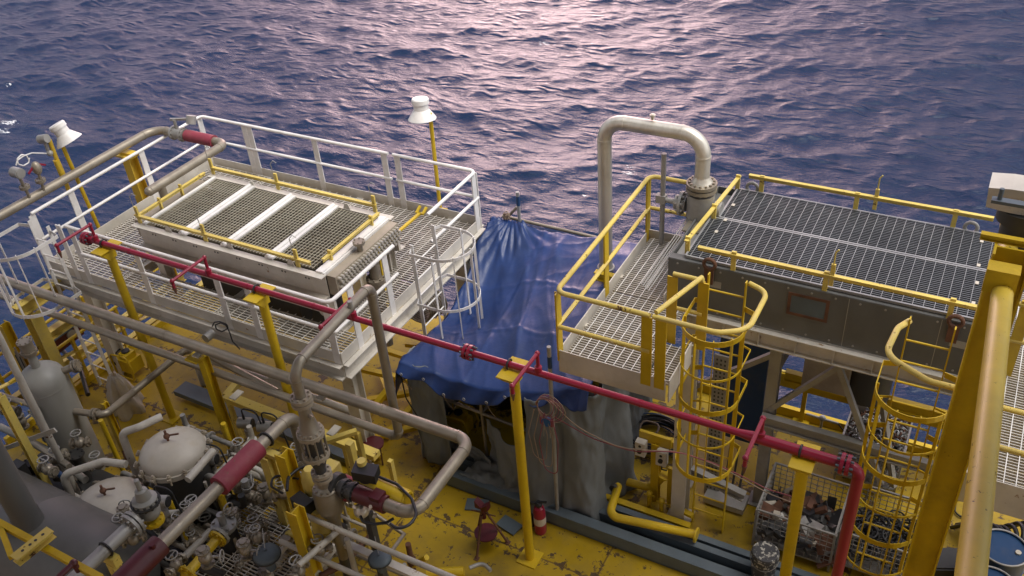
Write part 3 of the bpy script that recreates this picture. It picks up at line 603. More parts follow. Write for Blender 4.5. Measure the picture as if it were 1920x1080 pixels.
# ================= TARPAULIN SHELTER =================
def sheet(name,mt,fn,nu,nv,parent=None,thick=.012):
    m=MB(); vs=[fn(i/nu,j/nv) for j in range(nv+1) for i in range(nu+1)]
    fs=[(j*(nu+1)+i,j*(nu+1)+i+1,(j+1)*(nu+1)+i+1,(j+1)*(nu+1)+i) for j in range(nv) for i in range(nu)]
    m.add(vs,fs,True); o=m.build(name,mt,parent)
    if thick: s=o.modifiers.new('s','SOLIDIFY'); s.thickness=thick; s.offset=0
    return o
from mathutils import noise as mn
def rdg(x,y,s=0):  return 1-abs(mn.noise(V(x,y,s)))*2
FX0,FX1,FYf,FYb=-6.95,-4.0,8.2,11.6
def tarpfn(u,v):
    # u across x with side drape, v from front hem (0) to the back
    U=-.16+u*1.2; Vv=-.13+v*1.13
    x=FX0+(FX1-FX0)*min(max(U,0),1.04); y=FYf+(FYb-FYf)*max(Vv,0)
    y0=max(Vv,0)
    if y0>0: x-= .38*y0*(1-min(max(U,0),1))*.9+.0; x-=(.35*y0)*min(max(U,0),1)
    z=2.14+.44*min(y0*1.15,1)**.8
    z+= .12*math.exp(-((y0-.97)/.10)**2)*math.exp(-((U-.13)/.15)**2)          # tied up at the scaffold pole
    z-= .10*math.sin(math.pi*min(max(U,0),1))*math.exp(-((y0-.0)/.25)**2)
    z-= .07*math.sin(math.pi*min(max(U*1.0,0),1))
    z+= .45*min(max(U,0),1.05)**2*(1-.85*min(y0,1))
    d=x*.95+y*.45; e=-x*.45+y*.95
    rs=lambda a,b,c: (1-abs(mn.noise(V(a,b,c)))*2.2)**3
    f=.065*rs(d*.9,e*.22,1)+.035*rs(d*1.9+2,e*.35,5)+.010*rs(d*4.5,e*.8,9)+.012*rs(e*1.5,d*.4,13)
    z-=.62*math.exp(-((x+7.0)/1.0)**2)*math.exp(-((y-9.85)/1.25)**2)
    fan=.03*math.sin(math.atan2(U-.13,1.03-y0+.02)*26)*math.exp(-((U-.13)**2+(y0-1.0)**2)/.05)
    z+=f+fan
    for c in (.3,.62): z+=.013*math.exp(-((y0-c-.03*math.sin(U*5))/.012)**2)
    for c in (.36,.7): z+=.011*math.exp(-((U-c)/.012)**2)
    if U<0: z-=(-U)*3.9+.03*math.sin(y*9+U*8); x-=(-U)*.9+.05*math.sin(y*7)
    if Vv<0:
        k=-Vv/.13; z-=k*(.20+.09*math.sin(x*3.1+1)+.04*math.sin(x*9)); y-=.03+.10*k+.035*math.sin(x*11+2*k)*k
    return (x,y,z)
o=sheet('tarpaulin','tarp',tarpfn,150,170); tag(o,'creased blue tarpaulin stretched over the shelter between the two platforms','tarpaulin')
for i in range(8):      # eyelets and tie cords along the front hem
    p=V(*tarpfn(.15+.1*i,.012)); m=MB(); m.tube([p+V(.022*math.cos(a),-.012,.022*math.sin(a)+.03) for a in [math.pi*k/5 for k in range(11)]],.006,5); m.build('eyelet','steel',o)
    if i%2==0: m=MB(); m.tube([p+V(0,-.015,.03),p+V(.03,.02,-.14),p+V(.06,.1,-.34+.05*i%.1)],.006,5,bend=.06); m.build('tie_cord','rope',o)
t=T('canvas_shelter','grey canvas work shelter with open dark front standing under the blue tarpaulin','shelter',(-5.5,8.3,0))
def curtain(path,z0,z1,amp=.05,fr=16,seed=0,flare=0.,nu=120,nv=44,name='canvas_wall',mt='canvas'):
    path=[V(*p,0) for p in path]; ls=[0]
    for a,b in zip(path,path[1:]): ls.append(ls[-1]+(b-a).length)
    def fn(u,v):
        s=u*ls[-1]; i=max(k for k in range(len(ls)-1) if ls[k]<=s+1e-9); w=(s-ls[i])/(ls[i+1]-ls[i]); p=path[i].lerp(path[i+1],w); d=(path[i+1]-path[i]).normalized(); n=V(d.y,-d.x,0)
        zb=z0(u) if callable(z0) else z0; zt=z1(u) if callable(z1) else z1
        z=zb+(zt-zb)*v; k=amp*(1.2-.7*v)
        p=p+n*(k*math.sin(s*fr+seed+1.3*mn.noise(V(s*2,v*1.5,seed)))+k*.9*mn.noise(V(s*4.,v*2.5,seed+3))+.035*(1-abs(mn.noise(V(s*3.2+v*1.5,v*3.2-s,seed+9)))*3)+.018*mn.noise(V(s*13,v*9,seed))+flare*(1-v)**2)
        return (p.x,p.y,z)
    return sheet(name,mt,fn,nu,nv,t,.01)
curtain([(-6.98,8.6),(-6.95,8.22),(-6.35,8.28)],0.01,2.05,.035,13,0)
curtain([(-6.72,8.62),(-6.0,8.42),(-5.62,8.3)],0.01,lambda u:.55-.1*u,.03,9,2,nu=50)
curtain([(-5.72,8.36),(-5.2,8.2),(-4.55,8.18)],0.02,lambda u:1.22-.14*u,.09,7,4,.07)
curtain([(-4.85,8.14),(-4.3,8.16),(-3.95,8.45),(-3.85,9.2)],0.02,lambda u:2.2+.3*u,.11,8,7,.18)
curtain([(-6.98,8.5),(-7.25,11.3)],0.01,1.5,.03,9,9)
curtain([(-3.85,9.1),(-4.1,11.4)],0.01,2.1,.03,9,12)
curtain([(-7.2,11.3),(-4.1,11.4)],0.01,2.2,.03,9,15)
def pile(u,v):
    x=-5.95+1.2*u+.2*(v-.5); y=7.98+.5*v; return (x,y,.225+.11*abs(mn.noise(V(x*4,y*5,2)))+.05*rdg(x*5,y*7,4)+.12*v*math.sin(math.pi*u)-.08*(u*.6)*(1-v))
sheet('fallen_canvas','canvas',pile,50,30,t)
for x,y,a,b in ((-6.9,8.5,0,1.95),(-5.85,8.5,0,1.9),(-4.0,8.5,0,2.0),(-7.05,11.3,0,1.9),(-4.3,11.4,0,2.2),(-5.5,9.9,0,1.5)):
    m=MB(); m.cyl((x,y,a+.004),(x,y,b),.026,n=8); m.build('pole','pipe',t)
for p,q in (((-6.9,8.5,1.25),(-4.0,8.5,1.05)),((-6.85,8.5,1.84),(-4.0,8.5,1.84)),((-5.85,8.5,1.2),(-5.5,11.2,1.2)),((-6.8,8.45,1.2),(-7.0,11.4,1.3)),((-4.0,8.45,1.9),(-4.2,11.4,2.1))):
    m=MB(); m.cyl(p,q,.026,n=8); m.build('cross_pole','pipe',t)
curtain([(-6.3,9.8),(-4.6,9.7)],.01,1.9,.04,6,21,mt='black',name='dark_interior_sheet')  # black sheet stands in for the dark inside of the shelter
# scaffold tubes behind the tarp
a,b=at(942,405,Y=11.75),at(1195,463,Y=11.75)
m=MB(); m.cyl(a,b,.028,n=8); tag(m.build('scaffold_tube','pipe'),'long rusty scaffold tube running behind the blue tarpaulin to the gooseneck pipe','tube')
t=T('scaffold_standard','upright scaffold tube with a blue band at the back left corner of the tarpaulin','tube',at(975,425,Y=11.6)-V(0,0,2))
c=at(975,425,Y=11.6); m=MB(); m.cyl(c-V(0,0,2.3),(c.x,c.y,at(970,360,Y=11.6).z),.03,n=10); m.build('tube','steel',t)
m=MB(); m.cyl((c.x,c.y,c.z+.42),(c.x,c.y,c.z+.6),.032,n=10); m.build('band','bluedark',t)
t=T('scaffold_brace','two lashed scaffold tubes and rope knot at the back left corner of the tarpaulin','tube',at(915,440,Y=11.6))
m=MB(); m.cyl(at(905,455,Y=11.7),at(970,388,Y=11.7),.025,n=8); m.build('tube','pipe',t); m=MB(); m.cyl(at(920,420,Y=11.65),at(975,432,Y=11.65),.025,n=8); m.build('tube','pipe',t); m=MB(); m.cyl(at(905,452,X=-7.4),at(870,500,X=-7.4),.022,n=8); m.build('tube','pipe',t)
m=MB(); k=at(950,406,Y=11.6)
for i in range(5): m.tube([k+V(.05*math.cos(a+i),.03*math.sin(a*2),.05*math.sin(a+i)+.02*i-.04) for a in [j*.6 for j in range(12)]],.009,5)
m.build('lashing','rope',t)
def bagfn(u,v):
    a=at(948+4*u-8,412,Y=11.6); w=.04+.22*v; return (a.x-.05+ (u-.5)*w*2-.12*v,a.y+.05*math.sin(u*14)*v,a.z-.02-.34*v)
sheet('cloth','canvas',bagfn,24,10,t,.006)
# ================= RIGHT WALKWAY =================
RX0,RX1,RY0,RY1,RZZ=-4.12,-2.72,7.82,10.85,3.4
t=T('access_walkway','grey grating walkway with bright yellow handrails beside the tall gooseneck pipe','walkway',((RX0+RX1)/2,(RY0+RY1)/2,RZZ))
GX=-3.02
grating('grating',RX0+.05,GX,RY0+.05,9.35,RZZ,'grate_cream','white',t,bs=.045,cs=.115,bt=.011)
grating('grating',RX0+.05,-3.36,9.37,RY1-.04,RZZ,'grate_cream','white',t,bs=.045,cs=.115,bt=.011)
grating('grating',GX+.03,RX1+.02,RY0+.05,8.6,RZZ,'grate_cream','white',t,bs=.045,cs=.115,bt=.011)
for p,q in (((RX0,RY0),(RX1,RY0)),((RX0,RY1),(-3.35,RY1)),((RX0,RY0),(RX0,RY1)),((RX1+.04,RY0),(RX1+.04,8.6)),((-3.34,9.4),(-3.34,RY1))):
    m=MB(); m.bar((*p,RZZ-.06),(*q,RZZ-.06),.014,.34); m.build('edge_plate','cream',t)
for y in (8.6,9.8): m=MB(); m.bar((RX0,y,RZZ-.14),(-3.0,y,RZZ-.14),.08,.18); m.build('cross_beam','cream',t)
P=[(RX0,RY0+.04,0,1),(RX0,9.3,0,1),(RX0,RY1-.04,0,1),(-3.36,RY1,1,0),(-2.97,RY0,1,0),(-2.8,RY0,1,0),(-2.98,8.68,1,0),(-2.6,8.7,1,0)]
hr=handrail(t,[[(-2.93,RY0),(RX0,RY0),(RX0,RY1),(-3.3,RY1)]],RZZ,P,'yellow_old','yellow',h=1.,pw=.13,r=.032,low=.48,base=.05)
m=MB(); m.tube([(-2.98,8.7,RZZ+1),(-2.6,8.7,RZZ+1)],.03,10); m.build('rail_tube','yellow_old',hr); m=MB(); m.tube([(-2.98,8.7,RZZ+.5),(-2.6,8.7,RZZ+.5)],.027,10); m.build('rail_tube','yellow_old',hr)
m=MB(); m.tube([(-2.62,8.68,RZZ+1.06),(-2.87,RY0+.02,RZZ+1.05)],.03,10); m.build('rail_tube','yellow_old',hr)
m=MB(); m.tube([(-2.9,RY0,RZZ+1),(-2.15,RY0,RZZ+1),(-1.86,8.0,RZZ+1),(-1.86,8.75,RZZ+1),(-2.1,8.85,RZZ+1)],.032,10,bend=.28); m.build('rail_tube','yellow_old',hr)
# letters on the mid rail
c=at(1145,642,Y=RY0); text('GLQ',.055,(c.x-.06,RY0-.031,RZZ+.46),hr,'labelw')
# ladders
cage_ladder('cage_ladder','yellow cage ladder next to the grey walkway, left of the two yellow ones','ladder',(-2.35,8.8),(0,-1),.02,4.45,(4.05,2.98,1.82),'yellow',None,w=.45,cw=.72,depth=.8,thin=(3.5,2.4),bars=6)
cage_ladder('cage_ladder','yellow cage ladder beside the big slanted beam, right of the two yellow ones','ladder',(-.1,8.75),(0,-1),.3,4.5,(3.85,2.9,1.85),'yellow',None,w=.45,cw=.78,depth=.85,thin=(3.35,2.35,1.3),bars=6)
m=MB(); m.tube([(-.33,8.8,4.42),(-.42,8.6,4.44),(-.46,8.1,4.44),(.0,7.85,4.44),(.36,7.85,4.44)],.034,10,bend=.25); tag(m.build('grab_rail','yellow_old'),'pale yellow curved grab rail over the top of the right yellow cage ladder','rail')
# ================= RIGHT COOLER =================
GX0,GX1,GY0,GY1,GZ=-3.02,.62,9.66,11.46,4.1
t=T('air_cooler','dark steel air cooler with galvanized grating top and yellow kerb rails, right','cooler',((GX0+GX1)/2,10.5,2.8))
grating('top_grating',GX0+.0,GX1,10.62,GY1,GZ,'grate_dark','grate_bar',t,bs=.04,cs=.117,bt=.012,frame=1)
grating('top_grating',GX0-.1,GX1,GY0-.1,10.58,GZ,'grate_dark','grate_bar',t,bs=.04,cs=.117,bt=.012,frame=1)
m=MB()
for i in range(26): y=GY0+.05+i*.07; m.cyl((GX0+.1,y,GZ-.22),(GX1,y,GZ-.22),.027,n=8)
m.build('fin_tubes','darkmetal',t)
m=MB(); m.box(GX0,GX1,GY0+.02,GY1,GZ-.75,GZ-.7); m.build('plenum','darkmetal',t)
SY_=9.5
m=MB(); m.bar((-3.32,SY_,GZ-.42),(GX1,SY_,GZ-.42),.02,.74); m.bar((-3.32,SY_+.055,GZ-.05),(GX1,SY_+.055,GZ-.05),.12,.02); 
b=m.build('side_plate','plate',t)
m=MB()
for i in range(14):
    x=-3.2+i*.285
    for z in (GZ-.1,GZ-.74): m.cyl((x,SY_-.019,z),(x,SY_-.01,z),.014,n=6)
for x in (-1.05,-.02): m.box(x-.004,x+.004,SY_-.0125,SY_-.0105,GZ-.78,GZ-.06)
for (x,z) in ((-2.7,GZ-.3),(.2,GZ-.35)): m.box(x-.09,x+.09,SY_-.0125,SY_-.0105,z-.05,z+.05)
m.build('bolts_and_seams','steel',b)
m=MB(); m.bar((-3.32,GY1+.05,GZ-.42),(GX1,GY1+.05,GZ-.42),.02,.74); m.build('side_plate','plate',t)
m=MB(); m.bar((-3.32,SY_,GZ-.42),(-3.32,GY1+.04,GZ-.42),.02,.74); m.box(-3.31,GX0-.02,SY_+.12,GY1,GZ-.2,GZ-.14); m.build('end_plate','plate',t)
c1,c2=at(1485,552,Y=SY_),at(1545,598,Y=SY_)
m=MB(); x0,x1,za,zb=c1.x,c2.x,c2.z,c1.z
for a_,b_,c_,d_ in ((x0-.04,x1+.04,za-.04,za),(x0-.04,x1+.04,zb,zb+.04),(x0-.04,x0,za,zb),(x1,x1+.04,za,zb)): m.box(a_,b_,SY_-.018,SY_-.0105,c_,d_)
w=m.build('inspection_window','rusty',t); m=MB(); m.box(x0,x1,SY_-.013,SY_-.0105,za,zb); m.build('pane','bluegrey',w)
for yy,nm in ((SY_-.01,'base_beam'),(GY1+.03,'base_beam')):
    m=MB(); m.hbeam((-3.1,yy,GZ-.94),(GX1,yy,GZ-.94),.16,.24,.016)
    for i in range(8): m.box(-3.0+i*.47,-2.99+i*.47,yy-.078,yy+.078,GZ-1.04,GZ-.84)
    m.build(nm,'cream',t)
lowrail((-2.95,GY0-.14),(GX1-.25,GY0-.14),(.14,.48,.9),h=.2,tall=.24,t=t,zz=GZ,hook=False)
lowrail((-2.88,GY1+.02),(.26,GY1+.02),(.06,.47,.86),h=.24,tall=.26,t=t,zz=GZ,hook=False)
lowrail((GX0-.12,GY0-.05),(GX0-.0,GY1+.05),(.03,.5,.97),h=.18,tall=.22,t=t,zz=GZ,hook=False)
for (px,py) in ((1632,345),(1550,480)):
    c=at(px,py+28,Y=GY1+.02 if py<400 else GY0-.14); c.z=GZ+.1; c.x+=.07; m=MB(); m.bar(c-V(0,0,.05),c+V(0,0,.26),.05,.03,(0,1,0)); m.tube([c+V(0,0,.2),c+V(.0,0,.42),c+V(.03,0,.47)],.01,6); m.build('tall_post','yellow_old',t)
def eye(c,mt='rusty'):
    m=MB(); c=V(c); m.tube([c+V(.075*math.cos(a),0,.075*math.sin(a)) for a in [math.pi*k/8 for k in range(17)]],.025,8); m.bar(c-V(0,0,.3),c-V(0,0,.07),.12,.03,(0,1,0)); return m.build('lifting_eye',mt,t)
eye((at(1330,500,Y=9.45).x,9.45,GZ+.02)); eye((at(1793,600,Y=9.42).x,9.46,GZ-.02)); eye((at(1410,358,Y=11.5).x,11.5,GZ+.03),'steel'); eye((at(1820,430,Y=11.5).x,11.5,GZ+.03),'steel')
for (px,py) in ((1375,384),(1360,412),(1343,434),(1835,497),(1832,530),(1825,568),(1841,452)):
    c=at(px,py,z=GZ+.012); m=MB(); m.box(c.x-.02,c.x+.02,c.y-.03,c.y+.03,GZ+.004,GZ+.014); m.build('grating_clip','labelw',t)
for x,y in ((-2.95,9.55),(-1.83,9.6),(-2.25,11.35),(-.82,11.35),(.5,9.6),(.5,11.35)):
    m=MB(); m.hbeam((x,y,0.0),(x,y,GZ-1.06),.15,.15,.014); m.box(x-.14,x+.14,y-.14,y+.14,.004,.025); m.build('leg','cream' if x<-2.5 else 'steel',t)
for p,q in (((-1.83,9.55,1.9),(-1.0,9.55,3.0)),((-.25,9.5,1.2),(-1.05,9.5,3.02)),((-2.25,11.38,.6),(-1.6,11.38,2.9)),((-.1,10.4,.3),(-.8,10.8,2.6)),((-2.9,9.6,1.9),(-1.85,9.6,2.85))):
    m=MB(); m.bar(p,q,.07,.07); m.build('brace','steel',t)
m=MB(); m.box(-2.75,-2.05,10.2,11.2,.5,2.6); m.build('motor_housing','bluedark',t)
m=MB(); m.box(-1.55,-.95,10.1,11.0,2.0,2.9); m.build('fan_box','tan',t)
m=MB(); m.cyl((-.75,10.6,1.75),(-.75,10.6,2.9),.32,n=20); m.build('fan_motor','darkmetal',t)
m=MB(); m.box(-2.9,-2.1,10.9,11.0,1.2,2.2); m.build('cover_sheet','blue',t)
m=MB(); m.box(-1.35,-1.0,10.4,10.5,2.0,2.75); m.build('cover_sheet','blue',t)
for yy,zz in ((9.45,1.78),(10.8,1.5)): m=MB(); m.hbeam((-1.9,yy,zz),(.6,yy,zz),.1,.18); m.build('tie_beam','yellow',t) if yy>10 else m.build('tie_beam','steel',t)
# handrail and tie at the open sea edge
t=T('edge_handrail','yellow handrail with loose steel valve at the open sea edge under the right cooler','handrail',(-1.3,11.5,0))
for zz in (1.42,.95): m=MB(); m.tube([(-2.1,11.5,zz),(.5,11.5,zz)],.028,10); m.build('rail_tube','yellow_old',t)
m=MB(); m.bar((-2.2,11.46,.82),(.5,11.46,.82),.02,.26); m.build('kick_plate','yellow',t)
for x in (-1.68,-.6,.4): m=MB(); m.bar((x,11.5,0),(x,11.5,1.9 if x<-1 else 1.42),.07,.03); m.box(x-.13,x+.13,11.36,11.56,.004,.03); m.build('post','yellow',t)
m=MB(); m.cyl((-1.6,11.4,.3),(-1.1,11.4,.28),.022,n=8); m.ball((-1.35,11.4,.3),.055); m.cyl((-1.35,11.4,.0),(-1.35,11.4,.3),.02,n=8); m.build('hose_valve','steel',t)
m=MB(); m.tube([(-1.1,11.4,.28),(-.95,11.35,.15),(-.9,11.4,.03),(-1.1,11.45,.02),(-1.45,11.4,.03)],.012,6,bend=.05,fl=3); m.build('hose','black',t)
# ================= GOOSENECK =================
gy=10.72
a=at(1137,260,Y=gy); d=at(1320,300,Y=gy); ztop=at(1240,242,Y=gy).z
XR=at(1312,408,Y=gy).x
t=T('gooseneck_pipe','tall pale steel gooseneck pipe arching over the yellow railed walkway with a ball valve','pipe',(a.x,gy,-1))
m=MB(); m.tube([(a.x-.03,gy,-1.2),(a.x-.03,gy,ztop),(XR,gy,ztop),(XR,gy,4.5)],.102,22,bend=.3,weld=.005,fl=10); m.cyl((-4.05,gy,ztop+.12),(-4.05,gy,ztop+.2),.025,n=8); m.cyl((-4.05,gy,ztop+.17),(-4.05,gy,ztop+.19),.04,n=8); m.build('pipe_run','pipe_light',t)
zc=4.14; zb=at(1310,470,Y=gy).z
v=MB(); v.cyl((XR,gy,zc-.22),(XR,gy,zc+.22),.19,n=28); v=v.build('valve_body','steel',t)
m=MB(); m.flange((XR,gy,zc+.36),(0,0,1),.21,.05,14,.018); m.flange((XR,gy,zc+.29),(0,0,1),.21,.05,14,.018); m.flange((XR,gy,zc-.3),(0,0,1),.21,.05,14,.018); m.flange((XR,gy,zc-.37),(0,0,1),.21,.05,14,.018); m.build('flange','pipe',v)
m=MB(); m.lathe((XR,gy,zc+.38),[(.16,0),(.12,.05),(.104,.1)],22); m.build('weld_neck','pipe_light',v)
m=MB(); m.cyl((XR-.36,gy,zc),(XR-.2,gy,zc),.11,n=18); m.flange((XR-.27,gy,zc),(1,0,0),.17,.04,8); m.cyl((XR-.62,gy,zc),(XR-.3,gy,zc),.04); m.box(XR-.64,XR-.5,gy-.05,gy+.05,zc-.05,zc+.07); m.build('stem','steel',v)
m=MB(); m.cyl((XR-.55,gy,zc-.85),(XR-.55,gy,zc+.72),.035,n=10); m.build('lever','steel',v)
m=MB(); m.cyl((XR+.2,gy,zc),(XR+.3,gy,zc),.12,n=18); m.build('end_cap','steel',v)
m=MB(); m.cyl((XR,gy,zc-.9),(XR,gy,zc-.38),.11,n=18); m.build('lower_spool','pipe',t)
# header box between walkway and cooler
t=T('cooler_header','plain grey header box between the walkway and the right cooler, under the ball valve','header box',(-3.2,10,3.3))
m=MB(); m.box(-3.3,-3.13,9.56,gy-.2,3.45,3.98); m.box(-3.3,-3.13,gy-.16,11.3,3.45,3.9); m.build('box','steel',t)
m=MB(); m.box(-3.42,-3.1,gy-.45,gy-.12,3.98,4.0); m.build('cover','pipe',t)
m=MB(); [m.cyl((-3.47+i*.025,8.9,3.98-.02*i),(-3.47+i*.025,11.2,3.98-.02*i),.008,n=6) for i in range(5)]; m.build('conduits','steel',t)
for yb,zb_ in ((9.75,2.95),(9.2,2.6)):
    c=at(1165,500,Y=9.75) if yb>9.5 else at(1125,540,Y=9.75)
t=T('pipe_bracket','yellow bracket with clamp holding the gooseneck riser below the walkway','bracket',(a.x,gy,2.2))
for zz in (2.75,1.9):
    m=MB(); m.hbeam((a.x-.1,gy-.25,zz),(a.x+.75,gy-.25,zz),.1,.14); m.build('arm','yellow',t)
    m=MB(); m.tube([(a.x-.03+.12*math.cos(q),gy+.12*math.sin(q),zz) for q in [math.pi*k/10 for k in range(10,31)]],.02,6); m.build('clamp','steel',t)
# ================= BIG RIGHT BEAM, PIPE, HOOD =================
bx=at(1795,720,Y=7.5).x
t=T('support_column','big dark yellow column rising through the right side of the picture','column',(bx+.14,7.6,0))
m=MB(); m.hbeam((bx+.14,7.62,0),(bx+.14,7.62,6.25),.27,.3,.02,(1,0,0)); m.build('post','yellow',t)
m=MB(); c=at(1880,520,Y=7.35); m.box(c.x-.13,c.x+.12,7.3,7.46,c.z-.14,c.z+.08); m.build('bracket','yellow',t)
m=MB(); c=at(1872,447,Y=7.7); m.hbeam(c-V(.14,0,0),c+V(.6,0,0),.06,.06,.01); m.build('stub_beam','yellow',t)
pa,pb=at(1897,392,d=10.2),at(1820,1080,d=6.15); dd=(pb-pa).normalized()
t=T('yellow_pipe','fat pale yellow pipe nearest the camera at the right edge, spotted with chipped paint','pipe',pb)
m=MB(); m.cyl(pa,pb+dd*3.,.086,n=24); m.build('pipe_run',mat('spotted_yellow_paint',(.60,.43,.05),.42,rust=.48,rs=18,rcol=(.04,.03,.02),dirt=.2,dcol=(.5,.4,.2),rw=.015),t)
for (px,py) in ((1888,468),(1868,503)):
    q=at(px,py,d=9.0); k=(q-pa).dot(dd); c=pa+dd*k; u,w=perp(dd); m=MB(); m.tube([c+u*.097*math.cos(a_)+w*.097*math.sin(a_) for a_ in [math.pi*j/10 for j in range(21)]],.014,6); m.build('u_bolt','yellow',t)
t=T('lamp_hood','white sheet metal hood on top of the big column, cut by the right edge','hood',(.4,8.1,6.2))
a_,b_,c_=at(1848,388,Y=8.12),at(1854,352,Y=8.12),at(1940,345,Y=8.2)
m=MB(); xz=[(a_.x,a_.z),(b_.x,b_.z),(b_.x+.18,b_.z+.02),(1.1,b_.z+.02),(1.1,a_.z-.02),(a_.x+.2,a_.z-.02)]
n=len(xz); m.add([V(x,8.12,z) for x,z in xz]+[V(x,8.42,z-.0) for x,z in xz],[tuple(range(n)),tuple(range(n,2*n))[::-1]]+[(i,n+i,n+(i+1)%n,(i+1)%n) for i in range(n)]); m.build('hood_body','cream',t)
m=MB(); m.cyl((.42,8.3,a_.z-.7),(.42,8.3,a_.z-.03),.17,n=18); m.cyl((.42,8.3,a_.z-.16),(.42,8.3,a_.z-.03),.23,n=18); m.build('neck','darkmetal',t)
m=MB(); c=at(1895,380,Y=7.95); m.bar(c-V(.15,0,0),c+V(.3,0,0),.08,.03); m.cyl(c-V(.09,0,0),c-V(.09,0,-.12),.02,n=8); m.build('clamp_plate','bluegrey',t)
# right walkway beyond the column
t=T('access_walkway','grey grating walkway with yellow rails at the right edge behind the fat yellow pipe','walkway',(1.4,9.5,3.2))
grating('grating',.5,3.0,7.75,11.4,3.4,'grate_cream','white',t,bs=.045,cs=.115,bt=.011)
m=MB(); m.bar((.45,7.72,3.3),(3.,7.72,3.3),.014,.42); m.build('edge_plate','cream',t)
m=MB(); m.bar((.47,7.72,3.3),(.47,11.4,3.3),.014,.3); m.build('edge_plate','cream',t)
for h in (1.,.5): m=MB(); m.tube([(.5,7.78,3.4+h),(3.,7.78,3.4+h)],.03,10); m.build('rail_tube','yellow_old',t)
for h in (1.,.5): m=MB(); m.tube([(.5,9.6,3.4+h),(3.,9.6,3.4+h)],.03,10); m.build('rail_tube','yellow_old',t)
m=MB(); c=at(1900,655,Y=9.6); m.bar((c.x,9.6,2.9),(c.x,9.6,4.45),.12,.04); m.build('rail_post','yellow',t)
for x in (.75,2.6): m=MB(); m.hbeam((x,11.2,0),(x,11.2,3.2),.2,.2); m.build('column','steel',t)
# ================= DECK ITEMS (right half) =================
# long blue-grey beam lying on the deck
t=T('steel_beam','long blue grey steel section lying along the deck in front of the canvas shelter','beam',(-4,8.4,0))
p,q=V(-6.35,8.02,0),V(-.3,8.02,0)
for yy,zz,h in ((7.98,.13,.25),(8.28,.11,.21),(8.46,.09,.17)):
    m=MB(); m.bar((-6.25,yy,zz),(-.2,yy,zz),.16 if yy<8.1 else .1,h); m.build('section','bluegrey',t)
m=MB(); m.box(-6.25,-.2,7.9,8.5,.005,.04); m.build('base','bluegrey',t)
for (x0,y0,r,lb) in ((-5.62,7.86,20,'small loose grey plate on the yellow deck left of the red pipe stand'),(-4.98,7.72,-12,'dark flat plate tucked under the long blue grey beam near the yellow post')):
    m=MB(); c=V(x0,y0-.12,.02 if r>0 else .03); m.hexa(c,V(math.cos(R(r)),math.sin(R(r)),0)*.17,V(-math.sin(R(r)),math.cos(R(r)),0)*.11,V(0,0,.012)); tag(m.build('steel_plate','bluegrey'),lb,'plate')
def tripod(c,label,h=.82,s=1.,mt='rusty'):
    t=T('pipe_stand',label,'pipe stand',c); c=V(c)
    for k in range(3):
        a=math.pi*2*k/3+.5; f=c+V(.3*s*math.cos(a),.3*s*math.sin(a),0); m=MB(); m.cyl(f,c+V(.05*math.cos(a),.05*math.sin(a),h*.82),.018,n=8); m.box(f.x-.035,f.x+.035,f.y-.035,f.y+.035,.003,.015); m.build('leg',mt,t)
    m=MB(); m.cyl(c+V(0,0,h*.3),c+V(0,0,h*.32),.17*s,n=24); m.build('tray','reddark',t)
    m=MB(); m.cyl(c+V(0,0,h*.7),c+V(0,0,h),.035); m.add([c+V(x,y,z) for x,y,z in((-.1,-.05,h+.1),(0,-.05,h),(.1,-.05,h+.1),(.1,-.05,h-.03),(-.1,-.05,h-.03),(-.1,.05,h+.1),(0,.05,h),(.1,.05,h+.1),(.1,.05,h-.03),(-.1,.05,h-.03))],[(0,1,4),(1,2,3),(1,3,4),(5,9,6),(6,8,7),(6,9,8),(0,5,6,1),(1,6,7,2),(2,7,8,3),(3,8,9,4),(4,9,5,0)]); m.build('vee_head','reddark',t)
    m=MB(); m.cyl(c+V(-.2,0,h*.78),c+V(.2,0,h*.86),.011,n=6); m.build('screw_bar','rusty',t)
tripod((-5.12,7.18,0),'dark red folding tripod pipe stand standing alone on the yellow deck')
m=MB(); m=None
t=T('stool','round red topped stool with thin legs left of the canvas shelter','stool',at(700,872,z=0))
c=at(700,872,z=0); m=MB(); c2=at(700,833,Y=c.y+.05); m.cyl(c2,c2+V(0,0,.02),.17,n=22); m.build('seat','reddark',t)
for k in range(3): a=k*2.1+.4; m=MB(); m.cyl((c.x+.16*math.cos(a),c.y+.16*math.sin(a),.003),c2+V(.1*math.cos(a),.1*math.sin(a),0),.014,n=6); m.build('leg','rusty',t)
# extinguisher
c=V(-4.52,7.72,0); t=T('fire_extinguisher','red fire extinguisher with black hose leaning by the blue grey beam','extinguisher',c)
m=MB(); m.lathe(c,[(.001,.003),(.085,.003),(.09,.03),(.09,.44),(.07,.52),(.03,.55),(.03,.58)],20); m.build('cylinder','red',t)
m=MB(); m.lathe(c,[(.001,.56),(.05,.56),(.055,.6),(.04,.63),(.001,.63)],12); m.bar(c+V(-.02,0,.63),c+V(.12,.02,.66),.03,.02); m.build('valve_head','black',t)
m=MB(); m.tube([c+V(0,0,.6),c+V(-.12,-.03,.6),c+V(-.15,-.02,.4),c+V(-.13,0,.1)],.022,8,bend=.06); m.cyl(c+V(-.13,0,.06),c+V(-.14,0,.3),.035,.025); m.build('hose','black',t)
m=MB(); m.lathe(c,[(.0912,.2),(.0912,.34)],20); m.build('label','labelw',t)
